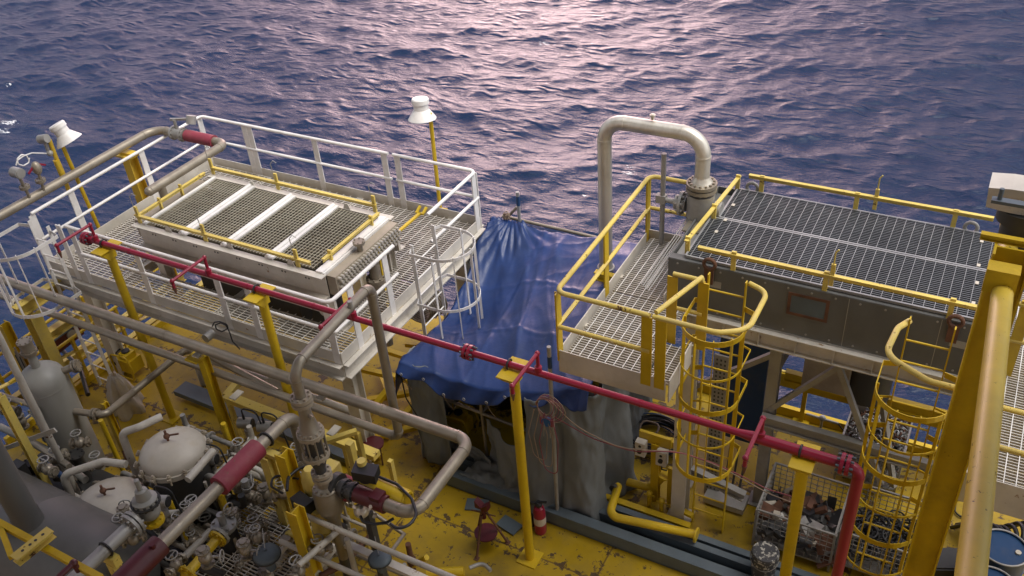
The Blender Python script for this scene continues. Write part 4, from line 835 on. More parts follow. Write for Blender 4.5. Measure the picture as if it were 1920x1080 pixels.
# bucket
c=at(1432,1060,Y=8.2); c.z=.2; c=V(c.x,8.2,.2)
t=T('paint_bucket','black paint bucket covered in white splashes standing on the long steel beam','bucket',c)
m=MB(); m.lathe(c,[(.001,0),(.15,0),(.155,.02),(.172,.36),(.172,.4),(.185,.4),(.185,.44),(.17,.47),(.15,.475)],26); m.build('pail','paintdrip',t)
m=MB(); m.lathe(c,[(.001,.462),(.168,.468)],26); m.build('lid','paintdrip',t)
m=MB(); m.tube([c+V(.19*math.cos(a),-.19*abs(math.sin(a))*.9,.38-.12*math.sin(a)) for a in [math.pi*k/12 for k in range(13)]],.006,6); m.build('handle','steel',t)
# yellow portable machine in the shelter
def machine(c,label,s=1.):
    t=T('portable_blower',label,'machine',c); c=V(c)
    m=MB(); m.hexa(c+V(0,0,.26*s),V(.17*s,0,0),V(0,.14*s,0),V(0,0,.13*s)); m.hexa(c+V(.02,0,.44*s),V(.1*s,0,0),V(0,.1*s,0),V(0,0,.06*s)); m.build('body','yellow',t)
    for y in(-.17,.17):
        m=MB(); m.tube([c+V(x*s,y*s,z*s) for x,z in((-.22,.04),(-.22,.5),(.2,.56),(.26,.3),(.2,.04),(-.22,.04))],.018,8,bend=.07); m.build('frame','yellow',t)
    m=MB()
    for i in range(6): m.tube([c+V(-.24*s+.02*i-.04,.15*s*math.cos(a),.28*s+.2*s*math.sin(a)) for a in [math.pi*k/8 for k in range(17)]],.012,5)
    m.build('cable_coil','black',t); m=MB(); m.cyl(c+V(0,0,.46*s),c+V(.0,0,.53*s),.07*s); m.build('cap','black',t)
machine((-6.62,8.95,.0),'yellow portable machine with tubular frame and black cable in the shelter opening')
m=MB(); m.tube([(-7.0,8.15,2.0),(-6.95,8.12,1.4),(-6.75,8.12,1.0),(-6.4,8.4,.75),(-6.3,8.7,.2)],.011,6,bend=.2); tag(m.build('cable','black'),'thin black cable hanging down the left canvas wall of the shelter','cable')
# standing tube with rope coil and pulley, in front of shelter
c=at(1035,790,Y=8.0); a_=at(1029,650,Y=8.0)
t=T('scaffold_standard','upright scaffold tube with a dark band rising through the front tarpaulin hem','tube',(c.x,8.0,.4))
m=MB(); m.cyl((c.x,8.0,.05),(a_.x,8.0,a_.z),.029,n=10); m.build('tube','steel',t); m=MB(); m.cyl((a_.x,8.0,a_.z-.35),(a_.x,8.0,a_.z-.16),.031,n=10); m.build('band','bluedark',t)
k=at(1028,762,Y=7.93); t=T('rope_coil','looped pale and pink rope hanging on the tube in front of the shelter','rope',k)
for i in range(7):
    m=MB(); rr=.14+.02*i; ph=i*.5; m.tube([k+V(rr*math.cos(a)*.8+.02*i-.06,-.03+.02*math.sin(a*2+ph),rr*math.sin(a)*.95) for a in [math.pi*2*j/18 for j in range(19)]],.0055,5); m.build('loop','pink' if i%2 else 'rope',t)
for dx,ln,mt in ((-.12,.9,'rope'),(-.04,1.0,'pink'),(-.2,.8,'rope')):
    m=MB(); m.tube([k+V(dx,-.04,-.1),k+V(dx-.08,-.1,-.1-ln*.5),k+V(dx+.0,-.13,-.1-ln),k+V(dx+.18,-.12,-.15-ln),k+V(dx+.2,-.08,-.1-ln*.45),k+V(dx+.1,-.04,-.12)],.007,5,bend=.12,fl=4); m.build('hanging_bight',mt,t)
k2=at(1025,790,Y=7.9); t=T('pulley_block','small blue pulley with pink cheeks below the rope coil','pulley',k2)
m=MB(); m.cyl(k2+V(0,-.03,0),k2+V(0,.03,0),.07,n=18); m.build('wheel','blue',t); m=MB(); m.bar(k2+V(-.08,0,-.06),k2+V(-.08,0,.06),.03,.04); m.bar(k2+V(.08,0,-.06),k2+V(.08,0,.06),.03,.04); m.build('cheek','pink',t); m=MB(); m.cyl(k2+V(-.04,0,-.08),k2+V(-.06,0,-.3),.008,n=6); m.cyl(k2+V(.04,0,-.08),k2+V(.04,0,-.3),.008,n=6); m.build('pin','steel',t)
def sag(name,pts,label,mt,r=.008):
    m=MB(); m.tube(pts,r,5,bend=.8,fl=8); tag(m.build(name,mt),label,'rope')
ra=[at(x,y,Y=8.0) for x,y in ((1035,755),(1080,800),(1160,840),(1235,846))]+[at(1270,845,Y=8.6),at(1350,875,Y=8.9),at(1440,925,Y=8.9),at(1510,952,Y=9.)]
sag('tag_line',ra,'upper pale rope line sagging from the coil across to the wire baskets','rope')
ra=[at(x,y,Y=8.0) for x,y in ((1040,782),(1110,822),(1190,848),(1265,845))]+[at(1350,872,Y=8.8),at(1440,918,Y=8.8),at(1500,935,Y=8.9)]
sag('tag_line',ra,'lower pink flecked rope line sagging from the pulley past the yellow ladder','pink')
# gauge post and red flange column
c=at(1133,900,z=0); t=T('instrument_post','yellow post topped with a gauge and steel valve manifold, right of the canvas','instrument post',c)
tp=at(1131,775,Y=c.y).z
m=MB(); m.bar((c.x,c.y,0),(c.x,c.y,tp),.1,.06,(0,1,0)); m.box(c.x-.15,c.x+.15,c.y-.12,c.y+.1,.004,.02); m.build('post','yellow',t)
m=MB(); k=V(c.x-.06,c.y,tp+.02); m.box(k.x-.16,k.x+.12,k.y-.05,k.y+.05,k.z-.02,k.z+.18)
for i in range(5): m.cyl(k+V(-.15+.06*i,-.09,.1),k+V(-.15+.06*i,.08,.14),.025,n=8)
m.build('manifold','steel',t)
m=MB(); m.cyl(k+V(-.22,-.1,.02),k+V(-.22,-.05,.03),.075,n=20); m.build('gauge_body','darkmetal',t); m=MB(); m.cyl(k+V(-.22,-.108,.02),k+V(-.22,-.101,.02),.064,n=20); m.build('gauge_face','labelw',t)
m=MB(); m.tube([k+V(-.05,-.05,0),k+V(-.06,-.1,-.3),k+V(.02,-.12,-.36),k+V(.03,-.05,-.1)],.006,5,bend=.04); m.tube([k+V(-.2,-.05,-.05),k+V(-.26,-.08,-.3)],.006,5); m.build('tubing','steel',t)
c=at(1118,868,z=0); t=T('capped_riser','dark red riser bundle on a bolted round flange behind the yellow gauge post','riser',c)
m=MB(); m.cyl((c.x,c.y,0),(c.x,c.y,.12),.2,n=22); m.flange((c.x,c.y,.16),(0,0,1),.22,.07,12); m.build('flange','darkmetal',t)
m=MB(); m.cyl((c.x,c.y,.2),(c.x,c.y,1.5),.1,n=14); m.build('riser','darkmetal',t)
for i in range(5): m=MB(); a=i*1.3; m.cyl((c.x+.13*math.cos(a),c.y+.13*math.sin(a),.2),(c.x+.13*math.cos(a),c.y+.13*math.sin(a),1.75),.012,n=6); m.build('rod','red',t)
# yellow short pipe stub w/ black plug
c=at(1148,880,z=0); m=MB(); m.cyl((c.x,c.y,0),(c.x,c.y,.32),.07,.06,n=16); m.cyl((c.x,c.y,.32),(c.x,c.y,.35),.075,n=16); tag(m.build('pipe_stub','yellow'),'short capped yellow pipe stub at the foot of the gauge post','pipe stub')
# black cable loops + coil
for lb,pts in (('thick black hose looping over the deck right of the gauge post',[(1138,760),(1145,800),(1160,805),(1170,790),(1165,775),(1150,772),(1145,790),(1160,810),(1185,822),(1205,835)]),('black hose lying from under the walkway to the yellow control stand',[(1168,735),(1175,760),(1190,770),(1190,785),(1165,795),(1150,820)])):
    m=MB(); m.tube([at(x,y,z=.03+.002*i) for i,(x,y) in enumerate(pts)],.022,7,bend=.15,fl=5); tag(m.build('hose','black'),lb,'hose')
c=at(1228,822,z=.05); t=T('cable_coil','coil of black and blue cable lying on the deck behind the control stand','cable coil',c)
for i in range(16):
    rr=.36+.10*rng.random(); z=.02+.012*i; ph=rng.random()*6; ox,oy=rng.normal(0,.03,2); m=MB(); m.tube([c+V(ox+rr*math.cos(a),oy+rr*.85*math.sin(a),z-.03+.015*math.sin(2*a+ph)) for a in [math.pi*2*j/24 for j in range(25)]],.013,6); m.build('turn','black' if i%4 else 'bluedark',t)
m=MB(); m.tube([c+V(.15*math.cos(a)-.1,.15*math.sin(a),.2+.02*math.sin(a*3)) for a in [math.pi*2*j/14 for j in range(15)]],.018,6); m.build('turn','rope',t)
# control stand
c=at(1228,935,z=0); c=V(c.x,c.y,0); zt=at(1225,822,Y=c.y).z
t=T('control_stand','yellow control stand with two grey push button boxes, left of the numbered column','control stand',c)
m=MB(); m.hbeam((c.x,c.y,0),(c.x,c.y,zt-.06),.12,.12,.012); m.build('post','yellow',t)
m=MB(); m.bar((c.x-.26,c.y,zt),(c.x+.22,c.y,zt),.05,.18); m.bar((c.x+.1,c.y+.05,zt-.05),(c.x+.5,c.y+.1,zt-.02),.1,.12); m.build('arm','yellow',t)
for s,dz in((-.2,-.16),(.12,-.22)):
    m=MB(); k=V(c.x+s,c.y-.09,zt+dz); m.hexa(k,V(.075,0,0),V(0,.055,0),V(0,0,.13)); b=m.build('button_box','cream',t); m=MB(); m.cyl(k+V(0,-.055,-.02),k+V(0,-.085,-.02),.035); m.cyl(k+V(0,-.055,.07),k+V(0,-.062,.07),.022); m.build('knob','black',b)
    m=MB(); m.tube([k+V(0,0,-.13),k+V(0,0,-.25),k+V(.06,.05,-.3)],.012,6); m.build('cable','black',t)
c2=c+V(.22,.02,0); m=MB(); m.bar(c2,c2+V(0,0,.75),.07,.05); m.build('stay','yellow',t)
# numbered column
c=V(-2.78,8.82,0); t=T('numbered_column','cream steel column marked 407 standing behind the left yellow cage ladder','column',c)
m=MB(); m.hbeam(c,c+V(0,0,3.2),.2,.22,.016,(0,1,0)); m.box(c.x-.1,c.x+.1,c.y-.12,c.y-.112,0,3.2); m.box(c.x-.18,c.x+.18,c.y-.18,c.y+.18,.004,.03); m.build('post','cream',t)
k=at(1283,823,Y=8.7); m=MB(); m.box(c.x-.085,c.x+.075,c.y-.124,c.y-.1205,k.z-.07,k.z+.06); pl=m.build('number_plate','labelw',t)
text('407',.1,(c.x-.085,c.y-.1255,k.z-.045),pl,'black','number')
m=MB(); m.box(c.x-.05,c.x+.0,c.y-.124,c.y-.1205,k.z+.12,k.z+.18); m.build('cut_out','black',t)
m=MB(); m.hbeam((-2.7,9.0,.85),(-1.9,8.95,.72),.1,.14); m.build('tie_beam','steel',t)
# perforated tray
c=at(1335,935,Y=9.4); m=MB(); m.bar((-2.5,9.4,0.02),(-2.5,9.4,2.75),.03,.2,(1,0,0)); tr=m.build('perforated_tray','steel'); tag(tr,'upright perforated grey cable tray behind the left yellow cage ladder','cable tray')
m=MB()
for i in range(36):
    for j in(-1,0,1): z=.1+i*.073; m.box(-2.5+j*.055-.012,-2.5+j*.055+.012,9.382,9.3845,z,z+.035)
m.build('slots','darkmetal',tr)
# yellow pipework on the deck
t=T('deck_pipework','bright yellow branching deck pipes with end flanges crossing the blue grey beam','pipework',(-3.3,8.6,0))
q=lambda x,y,z: at(x,y,z=z)
m=MB(); p0=q(1150,905,.5); p1=q(1148,975,.36); p2=q(1165,985,.33); p3=q(1305,1000,.33); m.tube([V(p0.x+.06,p0.y,.42),V(p0.x+.06,8.65,.42),V(p0.x+.14,8.12,.36),V(p3.x,8.32,.36)],.062,14,bend=[.08,.14]); m.build('pipe_run','yellow',t)
m=MB(); p=q(1150,905,.3); e=q(1210,908,.3); m.tube([V(-3.85,8.95,.55),V(-3.85,8.95,.2),V(-3.3,9.0,.2),V(-3.12,9.05,.5)],.062,14,bend=[.13,.13]); m.build('u_bend','yellow',t)
for k_,ax in ((V(-3.85,8.95,.56),(0,0,1)),(V(-3.12,9.05,.52),(.4,.1,1)),(V(p3.x+.02,8.32,.36),(1,0,0))): m=MB(); m.flange(k_,ax,.11,.025,0); m.build('flange','yellow',t)
m=MB(); m.bar((-4.35,8.62,.08),(-2.55,8.62,.08),.1,.13); m.bar((-4.25,8.7,.1),(-4.2,9.15,.1),.14,.06); m.bar((-2.9,8.78,.24),(-2.55,8.72,.24),.08,.05); m.build('skid_beam','yellow',t)
for x,y in ((1217,945),(1240,958)):
    k=at(x,y,z=.1); m=MB(); m.cyl((k.x,k.y,.05),(k.x,k.y,.3),.035,n=10); m.ball((k.x,k.y,.33),.05,10); m.cyl((k.x-.08,k.y,.28),(k.x+.08,k.y,.3),.015,n=6); m.build('drain_valve','yellow',t)
m=MB(); m.cyl((-3.72,8.62,.42),(-3.72,8.56,.42),.07,n=12); m.build('joint_band','darkmetal',t)
# blackish steel clutter under ladder
c=at(1320,880,z=.3); t=T('tool_trolley','dark tool tray and rods on the deck behind the left yellow cage ladder','tool tray',(c.x,9.6,0))
m=MB(); m.hexa((-2.25,9.35,.1),V(.3,.0,0),V(0,.16,0),V(0,0,.05)); m.build('tray','steel',t); m=MB(); [m.bar((-2.4+.1*i,9.4,.12),(-2.45+.12*i,9.6+.03*i,.9),.03,.03) for i in range(4)]; m.build('rods','darkmetal',t)
# wire baskets
def basket(c,w,d,h,label,mesh_mt='steel',grp='galvanized wire baskets on the deck',foot=.12,nx=12,nz=7):
    t=T('wire_basket',label,'basket',c,grp); c=V(c)
    for nm,a,b in (('mesh_side',V(-w/2,-d/2,0),V(w/2,-d/2,0)),('mesh_side',V(-w/2,d/2,0),V(w/2,d/2,0)),('mesh_side',V(-w/2,-d/2,0),V(-w/2,d/2,0)),('mesh_side',V(w/2,-d/2,0),V(w/2,d/2,0))):
        m=MB(); a,b=c+a+V(0,0,foot),c+b+V(0,0,foot); L_=(b-a).length; n=max(3,int(L_/.085))
        for i in range(n+1): p=a.lerp(b,i/n); m.cyl(p,p+V(0,0,h-foot),.0055,n=5,caps=False)
        n=int((h-foot)/.09)
        for i in range(n+1): z=V(0,0,(h-foot)*i/n); m.cyl(a+z,b+z,.0055,n=5,caps=False)
        m.build(nm,mesh_mt,t)
    m=MB(); cs=[c+V(sx*w/2,sy*d/2,0) for sx,sy in((-1,-1),(1,-1),(1,1),(-1,1))]
    for i in range(4): m.bar(cs[i]+V(0,0,h),cs[(i+1)%4]+V(0,0,h),.025,.025); m.bar(cs[i]+V(0,0,.005),cs[i]+V(0,0,h),.03,.03); m.bar(cs[i]+V(0,0,foot),cs[(i+1)%4]+V(0,0,foot),.03,.03)
    m.build('frame',mesh_mt,t); m=MB(); m.box(c.x-w/2,c.x+w/2,c.y-d/2,c.y+d/2,foot-.01,foot+.01); m.build('floor',mesh_mt,t)
    return t
def clutter(c,w,d,h,n,kind,label,name,mt,mts):
    vs={k:MB() for k in mts}
    for i in range(n):
        x,y=rng.uniform(-w/2,w/2),rng.uniform(-d/2,d/2); top=h*(1-.35*((x/w*2)**2+(y/d*2)**2)/2)
        p=V(c)+V(x,y,top*(.55+.45*rng.random()) if rng.random()<.75 else top*rng.random()); ax=V(*rng.normal(0,1,3)).normalized(); m=vs[mts[rng.integers(len(mts))]]
        if kind=='clamp':
            u,w_=perp(ax); rr=rng.uniform(.03,.05); m.tube([p+(u*math.cos(a)+w_*math.sin(a))*rr for a in [math.pi*k/4 for k in range(7)]],.013,5)
            if rng.random()<.5: m.cyl(p-ax*.05,p+ax*.06,.012,n=6)
        elif kind=='coil':
            u,w_=perp(V(ax.x*.4,ax.y*.4,1)); rr=rng.uniform(.06,.16); m.tube([p+(u*math.cos(a)+w_*math.sin(a))*rr for a in [math.pi*k/6 for k in range(12)]],.014,5)
        else:
            u,w_=perp(ax); s=rng.uniform(.04,.15); m.hexa(p,ax*s,u*s*rng.uniform(.3,.9),w_*rng.uniform(.006,.05))
    it=[k for k in mts if vs[k].v]
    root=vs[it[0]].build(name,it[0]); tag(root,label,'scrap',kind='stuff')
    for k in it[1:]: 
        vs[k].build(name+'_piece',k,root)
basket((-.5,11.0,.0),.85,1.0,.85,'tall wire basket heaped with silvery scaffold clamps behind the right ladder')
clutter((-.5,11.0,.15),.78,.92,.72,900,'clamp','heap of silvery scaffold clamps filling the basket behind the right ladder','scaffold_clamps',None,['scrap','steel','rusty'])
basket((-1.15,9.25,.0),1.05,.95,.75,'wire basket of mixed scrap beside the paint bucket and thick yellow post')
clutter((-1.15,9.2,.13),.95,.85,.38,130,'box','mixed metal and plastic scrap in the basket beside the paint bucket','scrap_pile',None,['darkmetal','labelw','steel','black','rusty'])
basket((-.08,9.35,.0),1.0,.95,.75,'wire basket of black coils directly below the right yellow cage ladder')
clutter((-.08,9.3,.13),.9,.85,.42,120,'coil','tangled black hose coils in the basket below the right ladder','hose_scrap',None,['black','darkmetal'])
# blue drums at right
def drum(c,label,lidc='bluedark'):
    t=T('drum',label,'drum',c,'blue drums at the right edge'); c=V(c)
    m=MB(); m.lathe(c,[(.001,.003),(.29,.003),(.29,.28),(.3,.29),(.29,.3),(.29,.58),(.3,.59),(.29,.6),(.29,.87),(.3,.89),(.28,.88),(.28,.86),(.001,.86)],30); m.build('body','drumblue',t)
    m=MB(); m.tube([c+V(.29*math.cos(a),.29*math.sin(a),.885) for a in [math.pi*2*k/28 for k in range(29)]],.014,6); m.build('rim','steel',t)
    m=MB(); m.cyl(c+V(.17,0,.862),c+V(.17,0,.885),.035,n=12); m.build('bung','labelw',t)
drum((1.32,9.35,0),'blue steel drum partly hidden by the fat yellow pipe, upper one'); drum((1.25,8.68,0),'blue steel drum at the bottom right corner, lower one')
m=MB()
for i in range(9): m.tube([V(.75+.06*i,10.2+.1*math.sin(i),.05),V(1.0+.08*i,10.0,.5+.05*i),V(1.5,9.9-.1*i,.3)],.03,6,bend=.2)
tag(m.build('hose_heap','black'),'heap of dark hoses under the right edge walkway','hoses',kind='stuff')
c=at(1770,1050,z=.2); m=MB(); m.hexa((c.x,c.y,.12),V(.22,.1,0),V(-.08,.17,0),V(0,0,.1)); m.hexa((c.x,c.y,.235),V(.2,.09,0),V(-.07,.15,0),V(0,0,.012)); tag(m.build('crate','darkmetal'),'dark lidded crate on the deck between the big column and fat pipe','crate')
c=at(1850,900,z=0); m=MB(); m.tube([at(x,y,z=.03) for x,y in ((1812,925),(1792,940),(1790,960),(1805,972),(1830,965))],.014,6,bend=.1); tag(m.build('hose','black'),'thin black hose curled on the deck under the right edge walkway','hose')
# yellow triangular frames stacked left of the shelter
t=T('steel_trestle','pile of yellow welded steel frames left of the canvas shelter','trestle',(-8.1,9.0,0))
for p,q_ in (((-8.9,8.6,.1),(-7.4,9.5,.3)),((-8.7,9.6,.15),(-7.5,8.5,.35)),((-8.8,9.2,.5),(-7.3,9.3,.55)),((-8.3,8.4,.05),(-8.0,9.8,.6)),((-7.7,8.3,.1),(-7.6,9.7,.2)),((-8.9,8.9,.05),(-8.1,8.3,.4)),((-8.6,9.8,.5),(-7.4,9.8,.5)),((-7.9,8.2,.08),(-7.3,8.8,.08)),((-9.0,9.4,.4),(-8.4,8.7,.1)),((-8.5,10.2,.4),(-7.4,10.4,.5)),((-8.2,8.1,.1),(-7.5,7.9,.12))):
    m=MB(); m.bar(p,q_,.1,.08); m.build('member','yellow',t)
c=at(700,690,z=1.2); m=MB()
for i in range(9): m.tube([V(-8.0+.01*i,10.2+.0*i,1.45)+V((.28+.006*i)*math.cos(a),.04*i-.15,(.28)*math.sin(a)) for a in [math.pi*2*k/18 for k in range(19)]],.02,5)
tag(m.build('hose_reel','pipe'),'pale coiled hose hanging under the corner of the cream platform','hose')
# ================= LOWER LEFT MACHINERY =================
def flanged(p,d,r,ln,parent,name='nozzle',mt='pipe',fr=1.7):
    p=V(p); d=V(d).normalized(); m=MB(); m.cyl(p,p+d*ln,r,n=14); m.flange(p+d*(ln-.03),d,r*fr,.03,8); m.flange(p+d*(ln+.02),d,r*fr,.03,8); return m.build(name,mt,parent)
# tall vessel
c=at(80,712,z=1.95); c.z=0
t=T('pressure_vessel','tall grey upright vessel with domed top and side nozzles at the left edge','vessel',c)
m=MB(); m.lathe(c,[(.001,-.4),(.345,-.4),(.345,1.92),(.335,2.0),(.31,2.07),(.26,2.13),(.18,2.19),(.09,2.22),(.001,2.225)],36); m.lathe(c,[(.347,1.85),(.351,1.86),(.347,1.87)],36); m.build('shell','vessel',t)
m=MB(); m.cyl(c+V(0,0,2.2),c+V(0,0,2.5),.07,.06); n_=m.build('neck','vessel',t)
m=MB(); m.cyl(c+V(0,0,2.45),c+V(0,0,2.68),.1,n=20); m.flange(c+V(0,0,2.52),(0,0,1),.12,.03,8); m.flange(c+V(0,0,2.7),(0,0,1),.115,.03,8); m.build('top_valve','pipe',t)
m=MB(); k=at(88,725,z=1.55); m.hexa(V(c.x+.12,c.y-.33,1.62),V(.08,0,0),V(0,.01,0),V(0,0,.1)); m.hexa(V(c.x+.12,c.y-.37,1.55),V(.015,0,0),V(0,.04,0),V(0,0,.1)); m.build('nameplate_bracket','vessel',t)
flanged(c+V(.17,.2,2.0),(.75,.6,.25),.06,.28,t); flanged(c+V(.3,.07,1.35),(1,.25,0),.055,.4,t); flanged(c+V(-.3,.0,1.6),(-1,-.1,0),.06,.25,t); flanged(c+V(-.3,.0,.9),(-1,-.1,0),.06,.25,t)
m=MB(); k=c+V(.2,-.27,.75); m.tube([k,k+V(.12,-.2,0),k+V(.14,-.22,-.3)],.065,12,bend=.08); m.flange(k+V(.11,-.18,0),(.5,-.8,0),.12,.03,8); m.cyl(k+V(.0,-.3,-.3),k+V(.32,-.2,-.3),.075); m.flange(k+V(.14,-.22,-.2),(0,0,1),.12,.03,8); m.build('elbow_nozzle','pipe',t)
# pipe from its flange along to the platform
pipe('slim grey pipe bending from the tall vessel over the yellow deck towards the platform',[c+V(.66,.17,1.35),c+V(.85,.22,1.35),at(250,735,z=1.2),at(348,655,z=1.2),at(395,668,z=1.2),at(520,735,z=1.2)],.058,.14,weld=.005)
# lidded vessels
def lidded(c,label,r=.52,body='darkmetal',h=1.35):
    c=V(c); c.z=0; t=T('filter_vessel',label,'vessel',c); m=MB(); m.lathe(c,[(.001,.1),(r*.9,.1),(r*.94,h-.12),(r*.94,h-.06)],32); m.build('shell',body,t)
    m=MB(); m.lathe(c,[(r*.9,h-.1),(r*1.06,h-.1),(r*1.06,h-.02),(r*.95,h-.02)],32); m.build('clamp_ring','lid',t)
    m=MB(); m.lathe(c,[(r*1.0,h-.02),(r,h+.04),(r*.93,h+.1),(r*.75,h+.165),(r*.5,h+.21),(r*.25,h+.235),(.001,h+.24)],36); L_=m.build('lid','lid',t)
    for k in range(14):
        a=2*math.pi*k/14; d=V(math.cos(a),math.sin(a),0); m=MB(); p=c+d*r*1.08+V(0,0,h-.02); m.bar(p-d*.1,p+d*.05,.05,.035); m.cyl(p-V(0,0,.12),p+V(0,0,.07),.017,n=6); m.cyl(p+V(0,0,.0),p+V(0,0,.05),.03,n=6); m.build('swing_clamp','tan',t)
    m=MB(); m.cyl(c+V(0,0,h+.22),c+V(0,0,h+.42),.018,n=8); m.ball(c+V(0,0,h+.32),.045); m.bar(c+V(-.02,0,h+.32),c+V(.16,.08,h+.36),.02,.02); m.build('vent_valve','rusty',L_)
    return t
la=at(322,842,z=1.85); t=lidded(la,'dark vessel with round off white bolted lid streaked yellow, upper of the two',.455,h=1.78)
m=MB(); k=V(la.x,la.y,0); m.tube([k+V(-.42,.3,2.05),k+V(-.56,.0,2.05),k+V(-.78,-.15,1.98),k+V(-.8,-.2,.6)],.055,12,bend=.13); m.build('davit_pipe','whitepipe',t)
lb_=at(205,945,z=1.4); t=lidded(lb_,'vessel with round off white lid below the tall grey vessel, lower of the two',.5,'vessel')
m=MB(); k=V(lb_.x,lb_.y,0); m.tube([k+V(-.1,.5,1.66),k+V(-.45,.4,1.66),k+V(-.85,.0,1.6),k+V(-.88,-.05,.6)],.055,12,bend=.13); m.build('davit_pipe','whitepipe',t)
# big horizontal vessel and riser
t=T('horizontal_vessel','big dark grey horizontal vessel with sheet cladding in the bottom left corner','vessel',(-9.6,3.7,1.1))
m=MB(); m.lathe((-13.5,3.72,1.15),[(.001,0),(.8,.02),(.82,.1),(.82,1.9),(.826,1.91),(.826,1.95),(.82,1.96),(.82,3.6),(.826,3.61),(.826,3.65),(.82,3.66),(.82,4.7),(.78,4.9),(.6,5.1),(.3,5.2),(.001,5.23)],40,(1,0,0)); m.build('shell','vessel_dark',t)
rb=at(52,975,z=2.0); m=MB(); m.tube([V(rb.x,rb.y,1.7),V(rb.x,rb.y,4.4)],.17,20); m.lathe((rb.x,rb.y,1.85),[(.3,0),(.24,.06),(.19,.1),(.175,.3)],22); m.build('riser','vessel_dark',t)

# white tube post with cross bar
X_=at(95,825,Y=5.0).x; t=T('post','white tubular post with a flat cross bar in front of the tall grey vessel','post',(X_,5,0))
m=MB(); m.cyl((X_,5,0),(X_,5,4.2),.05,n=12); m.build('tube','whitepipe',t)
m=MB(); m.bar(at(12,840,Y=4.93),at(104,806,Y=4.93),.02,.07); m.build('cross_bar','whitepipe',t)
X_=at(30,800,Y=4.6).x; m=MB(); m.hbeam((X_,4.6,0),(X_,4.6,2.9),.1,.1,.012,(1,0,0)); tag(m.build('steel_post','yellow_old'),'worn yellow angle post at the left edge beside the white tube','post')
t=T('beam_frame','dark yellow beam frame with a drilled bracket in the bottom left corner','frame',at(90,1030,z=3.))
a,b=at(-30,965,z=3.0),at(190,1085,z=3.0); m=MB(); m.bar(a,b,.07,.07); m.build('beam','yellow',t)
a,b=at(28,1052,z=3.1),at(97,997,z=3.1); m=MB(); m.hbeam(a,b,.13,.1,.012); br_=m.build('bracket','yellow_old',t)
m=MB(); m.bar(at(0,985,z=3.0),at(22,1045,z=3.0),.06,.06); m.build('beam','yellow',t)
m=MB(); [m.cyl(a.lerp(b,f)+V(0,0,.05),a.lerp(b,f)+V(0,0,.053),.018,n=8) for f in (.25,.45,.6,.8)]; m.build('bolt_holes','darkmetal',br_)
t=T('sprinkler','crimson sprinkler elbow at the bottom left corner above the dark vessel','sprinkler',at(138,1060,z=3.1))
m=MB(); k=at(138,1056,z=3.1); m.tube([k+V(0,-.6,0),k,k+V(.02,.0,-.12)],.032,10,bend=.02); m.ball(k,.045); m.build('elbow','reddark',t)
# parallel grey pipe with control valve
t=T('process_pipe','grey pipe with flanged joint left of the crimson sleeves in the lower left','pipe',(-8.2,4,2.2))
a,b=at(140,1085,z=2.2),at(243,985,z=2.2); b.x=a.x; m=MB(); m.cyl(a-V(0,1,0),b,.085,n=16); m.flange(b,(0,1,0),.17,.04,8); m.flange(b+V(0,.06,0),(0,1,0),.17,.04,8); m.build('pipe_run','steel',t)
m=MB(); k=a.lerp(b,.55); m.tube([k+V(.1*math.cos(q),0,.1*math.sin(q)) for q in [math.pi*j/8 for j in range(17)]],.016,6); m.build('clamp','black',t)
m=MB(); m.box(k.x-.12,k.x+.12,k.y-.05,k.y+.05,1.95,2.1); m.hbeam((k.x,k.y,0),(k.x,k.y,1.95),.12,.12); m.build('support','yellow_old',t)
k=b+V(.03,.28,0); t=T('pressure_regulator','grey domed regulator valve left of the long brown pipe with crimson sleeves','regulator',k); t.scale=(.8,.8,.8)
m=MB(); m.ball(k,.17); m.lathe(k,[(.1,.05),(.17,.12),(.2,.2),(.19,.27),(.12,.3),(.09,.46),(.04,.48),(.04,.68),(.001,.69)],20); m.build('body','vessel',t)
m=MB(); m.flange(k-V(0,0,.22),(0,0,1),.17,.06,8); m.build('lower_flange','yellow',t)
m=MB(); m.flange(k+V(0,0,.2),(0,0,1),.23,.03,12); m.build('bonnet_flange','darkmetal',t)
# upright yellow posts & channels near the sleeves
def upost(px,py0,py1,Y,label,w=.14,mt='yellow'):
    a=at(px,py0,Y=Y); b=at(px+(py1-py0)*(1181-px)/(3034-py0),py1,Y=Y); m=MB(); m.hbeam((a.x,Y,max(b.z,0.0)),(a.x,Y,a.z),w,w,.014,(0,1,0)); o=m.build('steel_post',mt); tag(o,label,'post'); return a
upost(532,848,1075,5.55,'thick yellow steel post directly left of the yellow valve actuator',.17)
upost(553,955,1075,5.0,'yellow steel post in front of the grating at the bottom',.16)
upost(405,905,1040,5.4,'thin yellow post under the upper crimson sleeve',.09); upost(437,895,990,5.6,'thin yellow post right of the upper crimson sleeve',.08)
upost(195,755,880,6.1,'worn yellow pipe post between the tall vessel and the upper lid',.09)
for (x,y,X1,Y1,lb) in ((412,750,6.9,0,''),):
    pass
